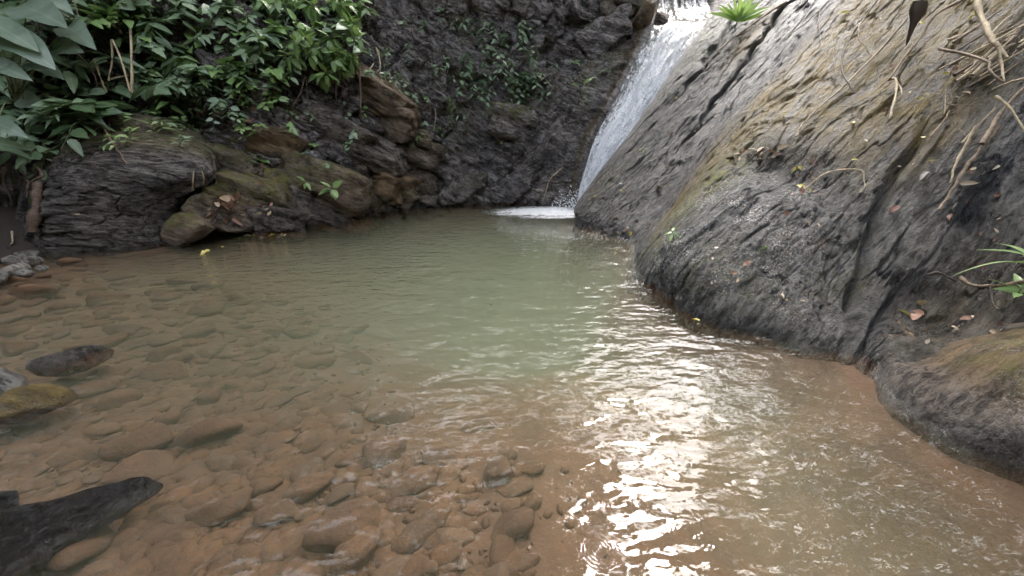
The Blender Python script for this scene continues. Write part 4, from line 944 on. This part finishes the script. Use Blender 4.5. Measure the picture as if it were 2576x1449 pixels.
stick('dry_branch', 4, [(1640, 1370), (1780, 1200), (1830, 1100)], .08, .006, .004, 'twig', 'short twig standing on the dark hollow at the right')
stick('dry_branch', 4, [(1960, 1430), (2080, 1290), (2300, 1080)], .12, .006, .004, 'twig_pale', 'pale thin twig beside the short twig over the dark hollow')
tp = stick('dry_twig', 4, [(1215, 805), (1270, 790), (1295, 850), (1262, 1040), (1225, 1185)], .2, .010, .006, 'twig_pale', 'pale crooked twig with a broken dark tip in mid slab', 'twig')
stick('fork', 4, [(1300, 830), (1335, 890), (1345, 950)], .2, .007, .004, 'twig_pale', None, parent=tp)
stick('dry_branch', 4, [(1215, 800), (1080, 910), (960, 1000), (820, 1060)], .1, .005, .003, 'twig', 'thin twig trailing left from the pale crooked one')
stick('dry_branch', 4, [(2150, 1449), (2350, 1130), (2600, 860)], .2, .014, .009, 'twig', 'thick brown stick slanting to the right edge')
stick('dry_branch', 4, [(2290, 970), (2430, 1080), (2600, 1360)], .3, .008, .005, 'twig_pale', 'pale bowed twig curving down at the right edge')
stick('dry_branch', 8, [(2090, -10), (1980, 200), (1880, 400), (1840, 560)], .14, .008, .005, 'twig_pale', 'pale stick leaning down to the two pale leaves')
stick('dry_branch', 8, [(2330, -10), (2150, 210), (2000, 400), (1850, 640), (1740, 830)], .10, .013, .007, 'twig', 'long brown stick leaning on the dark rock at the right')
ta = stick('dry_twig', 8, [(340, 650), (550, 480), (760, 430), (940, 435), (965, 540), (975, 600), (920, 660)], .06, .005, .003, 'twig_pale', 'fine arching twig on the dark slab with bent tip', 'twig')
stick('dry_branch', 12, [(1600, 40), (1720, 20), (1900, 110)], .10, .008, .005, 'twig_dark', 'dark curved twig over the hollow above the mossy shore rock')
tb = stick('dry_branch', 12, [(1930, 60), (2040, 140), (2300, 150), (2640, 90)], .15, .011, .009, 'twig', 'level grey stick jutting from the right edge')
stick('side_twig', 12, [(2230, 150), (2260, 300), (2310, 390)], .12, .007, .004, 'twig_dark', None, parent=tb)
bundle = []
for k in range(28):
    x0 = random.uniform(1800, 2520); y0 = random.uniform(300, 900); L = random.uniform(250, 600); a = R(random.gauss(38, 8))
    path = [(x0, y0), (x0 + L * .5 * math.cos(a), y0 - L * .5 * math.sin(a) + random.gauss(0, 12)), (x0 + L * math.cos(a), y0 - L * math.sin(a))]
    o = stick('dry_stick', 4, path, [random.uniform(.03, .16)] * 3, random.uniform(.006, .013), .005, random.choice(['twig', 'twig_pale', 'twig', 'twig_pale', 'root']), 'stick in the bundle of dry sticks caught at the upper right', 'stick', 'bundle of dry sticks at the upper right'); bundle.append((o, x0, y0))
rank_labels(bundle, 'stick in the upper right bundle')
for k, (x0, y0, x1, y1) in enumerate(((700, 380, 690, 760), (860, 230, 870, 310), (1100, 710, 1110, 830), (520, 100, 540, 470), (1780, 800, 1775, 1140), (380, 990, 590, 760), (980, 480, 1130, 600), (1760, 1040, 2040, 1060), (2040, 1060, 2300, 980), (1830, 1190, 1990, 1360))):
    stick('thin_twig', 4, [(x0, y0), ((x0 + x1) / 2 + random.gauss(0, 14), (y0 + y1) / 2 + random.gauss(0, 8)), (x1, y1)], .06, .0035, .002, random.choice(['twig', 'twig_pale']), 'hair-thin twig lying on the tan slab', 'twig', 'hair-thin twigs on the tan slab')
# dark dead leaf hanging point down
hp = near(2310, 20, .75)
V = []; nl = 16
for i in range(nl):
    t = i / (nl - 1); w = .075 * (1 - t) ** .8 * (1 + .25 * math.sin(7 * t)) + .003
    for k in range(8):
        a = 2 * math.pi * k / 8; V.append((w * math.cos(a) * (1 + .2 * math.sin(3 * a + 6 * t)) + .02 * t, w * .45 * math.sin(a), .06 - .40 * t))
a = np.arange(nl * 8).reshape(nl, 8); b = np.roll(a, -1, 1); Q = np.stack([a[:-1], b[:-1], b[1:], a[1:]], -1).reshape(-1, 4)
tag(obj('hanging_dead_leaf', raw_mesh('hanging_dead_leaf', V, Q, M['dead_dark']), loc=hp), 'dark withered leaf hanging point down from the top edge at right', 'dead leaf')

roots = [
    (1, [(740, -10), (830, 280), (910, 460)], .5, .008, .005, 'twig', 'thin brown stem leaning through the left bushes'),
    (1, [(700, 450), (930, 720), (990, 920)], .5, .008, .006, 'twig', 'brown stem slanting behind the pale sapling stems'),
    (1, [(950, 590), (1010, 780), (1070, 930)], .6, .011, .009, 'twig_pale', 'short stout pale sapling stem at the left of the group'),
    (1, [(1120, 400), (1130, 600), (1090, 810)], .6, .009, .008, 'twig_pale', 'pale crooked sapling stem left of the straight ones'),
    (1, [(1130, 400), (1220, 600), (1310, 920)], .6, .010, .009, 'twig_pale', 'pale leaning sapling stem crossing to the right'),
    (1, [(1240, 180), (1310, 280), (1325, 600), (1330, 940)], .6, .010, .010, 'twig_pale', 'tallest straight pale sapling stem in the bushes'),
    (1, [(1110, 800), (1200, 775), (1300, 755)], .6, .006, .004, 'twig_pale', 'short level twig between the sapling stems'),
    (1, [(1100, 1140), (1035, 1250), (1110, 1400)], .08, .010, .008, 'root', 'root looping down the top of the left outcrop'),
    (1, [(1130, 1150), (1085, 1290), (1120, 1400)], .08, .009, .008, 'root', 'straighter root beside the looping one on the outcrop'),
    (1, [(1030, 1270), (900, 1340), (770, 1420)], .06, .009, .006, 'root', 'root running left from the looping root'),
    (5, [(1040, 0), (1120, 150), (1210, 270), (1275, 380)], .05, .012, .008, 'root', 'dark root crossing the lip of the left outcrop'),
    (2, [(1035, 640), (1050, 900), (1055, 1160)], .25, .012, .009, 'root', 'straight brown root hanging below the overhang'),
    (2, [(800, 740), (805, 880), (806, 1010)], .25, .012, .010, 'root', 'short dark root hanging left of the straight one'),
    (2, [(500, 770), (520, 1000), (540, 1150)], .2, .006, .004, 'root', 'thin root hanging far left below the overhang'),
    (2, [(490, 780), (450, 930), (365, 1085)], .2, .006, .004, 'root', 'thin root slanting left below the overhang'),
    (2, [(1210, 480), (1245, 600), (1245, 690), (1215, 725)], .2, .008, .005, 'twig_pale', 'pale bent root tip on the dark wall under the shrub'),
    (2, [(1185, 640), (1140, 715), (1180, 750)], .2, .007, .005, 'twig_pale', 'pale hooked root beside the pale bent one'),
    (2, [(955, 20), (985, 160), (1030, 280)], .2, .009, .006, 'root', 'brown root hanging from the top on the dark wall'),
    (2, [(1560, 250), (1570, 330), (1590, 400)], .1, .008, .006, 'root', 'short root on the dark wall mid top'),
    (2, [(1990, 130), (2080, 220), (2090, 350)], .1, .007, .005, 'root', 'bowed root on the dark wall left of the vines'),
    (2, [(220, 700), (205, 850), (190, 930)], .15, .009, .006, 'root', 'root hanging on the brown soil bank'),
    (2, [(1800, 1090), (1810, 1180), (1785, 1320)], .08, .006, .004, 'twig_pale', 'pale thin root hanging at the fern tuft'),
    (3, [(1000, -10), (930, 200), (820, 370), (720, 480)], .15, .008, .004, 'root', 'long thin branch slanting down beside the fall top'),
    (3, [(780, 400), (790, 550), (790, 720)], .12, .005, .003, 'root', 'thin vine hanging below the slanting branch'),
    (3, [(775, -10), (785, 60), (770, 110)], .12, .012, .008, 'root', 'stub of a root at the top left of the fall'),
    (3, [(440, 640), (440, 820), (435, 1050)], .1, .005, .003, 'root', 'thin vine hanging to the mossy ledge'),
    (5, [(2150, 330), (2170, 450), (2175, 610)], .06, .005, .003, 'root', 'thin root between the outcrop and the mossy boulder'),
    (5, [(1950, 440), (1940, 560), (1945, 640)], .08, .005, .003, 'twig_pale', 'pale rootlet hanging at the end of the outcrop'),
    (5, [(2030, 440), (2050, 510), (2045, 580)], .08, .005, .003, 'twig_pale', 'second pale rootlet hanging at the end of the outcrop'),
    (5, [(350, 380), (430, 490), (300, 560), (270, 700)], .25, .014, .008, 'root', 'gnarled pale root hanging in the dark hollow at left'),
    (5, [(220, 440), (260, 520), (320, 600)], .25, .010, .006, 'root', 'root crossing the gnarled one in the hollow'),
    (5, [(50, 400), (40, 560), (90, 680), (120, 800)], .25, .012, .008, 'root', 'dark root at the left edge of the hollow'),
    (5, [(390, 560), (370, 800), (330, 1050)], .2, .030, .045, 'root', 'thick reddish root buttress beside the left outcrop'),
    (5, [(120, 1050), (125, 1160), (100, 1180)], .05, .007, .005, 'twig_pale', 'pale root tip above the tiny beach'),
]
for rg, path, off, r0, r1, mt, lab in roots: stick('root' if 'root' in lab else 'woody_stem', rg, path, off, r0, r1, mt, lab, 'root' if 'root' in lab else 'stem')
stick('bare_twig', 7 if False else 3, [(505, 1690), (385, 1800), (350, 1900), (310, 2030)], .05, .008, .004, 'twig_pale', 'pale bare twig on the wet rock left of the fall foot', 'twig')

# sapling leaves above the pale stems
sp = near(*Z(1, 1200, 300), .65)
plant('sapling_crown', sp, Vector((0, -.3, 1)), 'bright leafy crown on top of the pale sapling stems', 'sapling', None, stems=6, length=.42, nleaf=8, size=.2, kinds='ovate_b', droop=.35, spread=.8, stem_mat='twig_pale', sr=.005)

# ------------------------------------------------------------------ fallen leaves
def dead(px, py, s, kind, label, group=None, lift=.012, name='fallen_leaf', flat=False):
    p, n = hit(px, py)
    if flat: p = Vector(wp(px, py, .004)); n = Vector((0, 0, 1))
    al = rv(1); al = (al - n * al.dot(n)).normalized()
    if flat: lift = 0
    o = bpy.data.objects.new(name, random.choice(LEAF[kind])); link(o)
    m = orient(p + n * (lift + (0 if flat else random.random() * s * .15)), al + n * (0 if flat else random.uniform(-.15, .5)), n, s * random.uniform(.6, 1.2), random.gauss(0, .05 if flat else .55)); o.matrix_world = m
    tag(o, label, 'leaf', group); return o
gl = bpy.data.objects.new('fallen_leaf', leaf_shape('leaf', .36, M['leaf_bright'], fold=.3, droop=.1, n=9)); link(gl)
p, n_ = hit(1900, 632); gl.matrix_world = orient(p + n_ * .03, Vector((1, -.2, -.05)) - n_ * n_.x, n_, .17); tag(gl, 'fresh green oval leaf lying on the grey bulge of rock', 'leaf')
unique = [
    (1667, 478, .13, 'dead_red', 'russet leaf alone on the grey rib of rock'), (1560, 655, .10, 'dead_red', 'small russet leaf hanging in the crease at the right shore'),
    (2268, 770, .0, '', ''), (2258, 520, .16, 'dead_red', 'curled russet leaf standing on the dark slab'), (2280, 518, .15, 'leaf', ''),
    (2310, 780, .11, 'dead_red', 'big orange dead leaf lodged in the groove at right'), (2290, 800, .08, 'dead_yellow', 'yellow leaf beside the big orange dead leaf'), (2325, 765, .12, 'dead_pale', 'pale curled leaf behind the big orange dead leaf'),
    (2500, 835, .08, 'dead_pale', 'tan leaf on the mossy shore rock near the right edge'), (2320, 865, .06, 'dead_pale', 'pale ring-shaped leaf beside the shore rock'), (2400, 840, .09, 'dead_pale', 'long pale dead leaf in the groove above the shore rock'), (2470, 800, .07, 'dead_red', 'reddish leaf behind the shore rock'),
    (2440, 240, .14, 'dead_pale', 'pale leaf on the tan slab near the bundle of sticks'), (2435, 55, .12, 'dead_yellow', 'pale yellow leaf high on the tan slab'), (2110, 40, .12, 'dead_yellow', 'yellow leaf near the top of the tan slab'), (2140, 405, .08, 'dead_yellow', 'small yellow leaf on the dark slab below the tan'),
    (2112, 430, .09, 'dead_red', 'pinkish leaf above the fine arching twig'), (1985, 545, .12, 'dead_red', 'reddish leaf on the speckled bulge'), (2110, 542, .08, 'dead_red', 'small red leaf on the mossy patch of dark slab'), (1870, 670, .08, 'dead_red', 'orange leaf below the fresh green leaf'), (1855, 690, .07, 'dead_red', 'pink leaf lower on the speckled bulge'),
    (2410, 465, .10, 'dead_pale', 'white-backed leaf where two sticks meet'), (2335, 435, .14, 'dead_dark', 'dark curled leaf in the black hollow'), (1835, 265, .09, 'dead_pale', 'pale round leaf on the blue-grey rock under the beige patch'),
    (655, 430, .16, 'dead_red', 'pinkish leaf on the block above the mossy boulder'), (680, 420, .15, 'dead_red', 'orange-brown leaf right of the pinkish one on the block'), (1500, 495, .07, 'dead_yellow', 'bright yellow-green leaf on the rib nose'), (1230, 700, .0, '', ''),
    (640, 300, .16, 'dead_red', 'red leaf on the brown soil bank'), (855, 150, .2, 'dead_red', 'long brown leaf hanging under the bright shrub'), (1180, 720, .0, '', ''), (205, 540, .09, 'dead_pale', 'pale speck of a leaf on the face of the left outcrop'), (215, 585, .12, 'leaf', ''),
]
for px, py, s, k, lab in unique:
    if lab: dead(px, py, s, k, lab)
groups = [
    (26, 535, 590, 495, 555, .17, ['dead_red', 'dead_red', 'dead_dark', 'dead_pale'], 'russet dead leaf in the heap beside the mossy boulder', 'heap of dead leaves by the mossy boulder'),
    (22, 1840, 1970, 375, 400, .08, ['dead_red', 'dead_pale', 'dead_dark'], 'dead leaf on the ledge above the speckled bulge', 'leaf litter on the bulge ledge'),
    (14, 1985, 2065, 410, 520, .07, ['dead_red', 'dead_pale', 'dead_yellow'], 'dead leaf down the right side of the bulge ledge', 'leaf litter beside the bulge'),
    (12, 1540, 1600, 470, 640, .06, ['dead_yellow', 'dead_red', 'dead_pale'], 'small dead leaf in the crease by the right shore', 'leaf litter in the shore crease'),
    (18, 1560, 1760, 230, 470, .05, ['dead_pale', 'dead_yellow', 'dead_red'], 'tiny dead leaf on the grey rib beside the fall', 'leaf specks on the rib'),
    (34, 2080, 2400, 40, 420, .05, ['dead_pale', 'dead_pale', 'dead_yellow', 'dead_red'], 'tiny pale dead leaf on the tan slab', 'leaf specks on the tan slab'),
    (16, 1760, 2100, 560, 780, .045, ['dead_pale', 'dead_red'], 'tiny dead leaf on the speckled bulge', 'leaf specks on the bulge'),
    (14, 2300, 2560, 400, 700, .05, ['dead_pale', 'dead_red'], 'tiny dead leaf on the dark rock at right', 'leaf specks on the dark rock'),
    (14, 1170, 1430, 330, 490, .06, ['dead_pale', 'dead_red', 'dead_yellow'], 'small dead leaf on the wet wall left of the fall', 'leaf specks on the wet wall'),
    (26, 420, 760, 170, 330, .13, ['dead_red', 'dead_red', 'dead_dark'], 'brown dead leaf on the soil of the left bank', 'dead leaves on the soil bank'),
    (10, 600, 720, 420, 560, .08, ['dead_red', 'dead_pale'], 'small dead leaf on the mossy boulder', 'leaf specks on the mossy boulder'),
    (9, 2360, 2560, 770, 850, .045, ['dead_pale', 'dead_red'], 'dead leaf in the groove behind the shore rock', 'leaf litter behind the shore rock'),
]
for n_, x0, x1, y0, y1, s, ks, lab, g in groups:
    for _ in range(n_): dead(random.uniform(x0, x1), random.uniform(y0, y1), s * random.uniform(.7, 1.3), random.choice(ks), lab, g)
for px, py, s, lab in ((530, 629, .14, 'yellow leaf floating off the end of the outcrop'), (560, 622, .07, 'small yellow leaf floating beside the larger one'), (797, 556, .16, 'yellow leaves floating against the dark ledge'), (770, 560, .1, 'small yellow leaf floating left of the ledge leaf'), (1760, 808, .07, 'yellow leaf floating near the right shore'), (690, 590, .08, 'lone yellow leaf floating off the mossy boulder')):
    dead(px, py, s, 'dead_yellow', lab, flat=True, name='floating_leaf')
dead(1237, 768, .05, 'dead_dark', 'dark scrap of leaf floating in mid pool', flat=True, name='floating_leaf')
for _ in range(22): dead(random.uniform(600, 720), random.uniform(578, 600), .05, random.choice(['dead_yellow', 'dead_pale']), 'tiny floating leaf scrap below the mossy boulder', 'leaf scraps floating by the boulder', flat=True, name='floating_leaf')
later_labels()
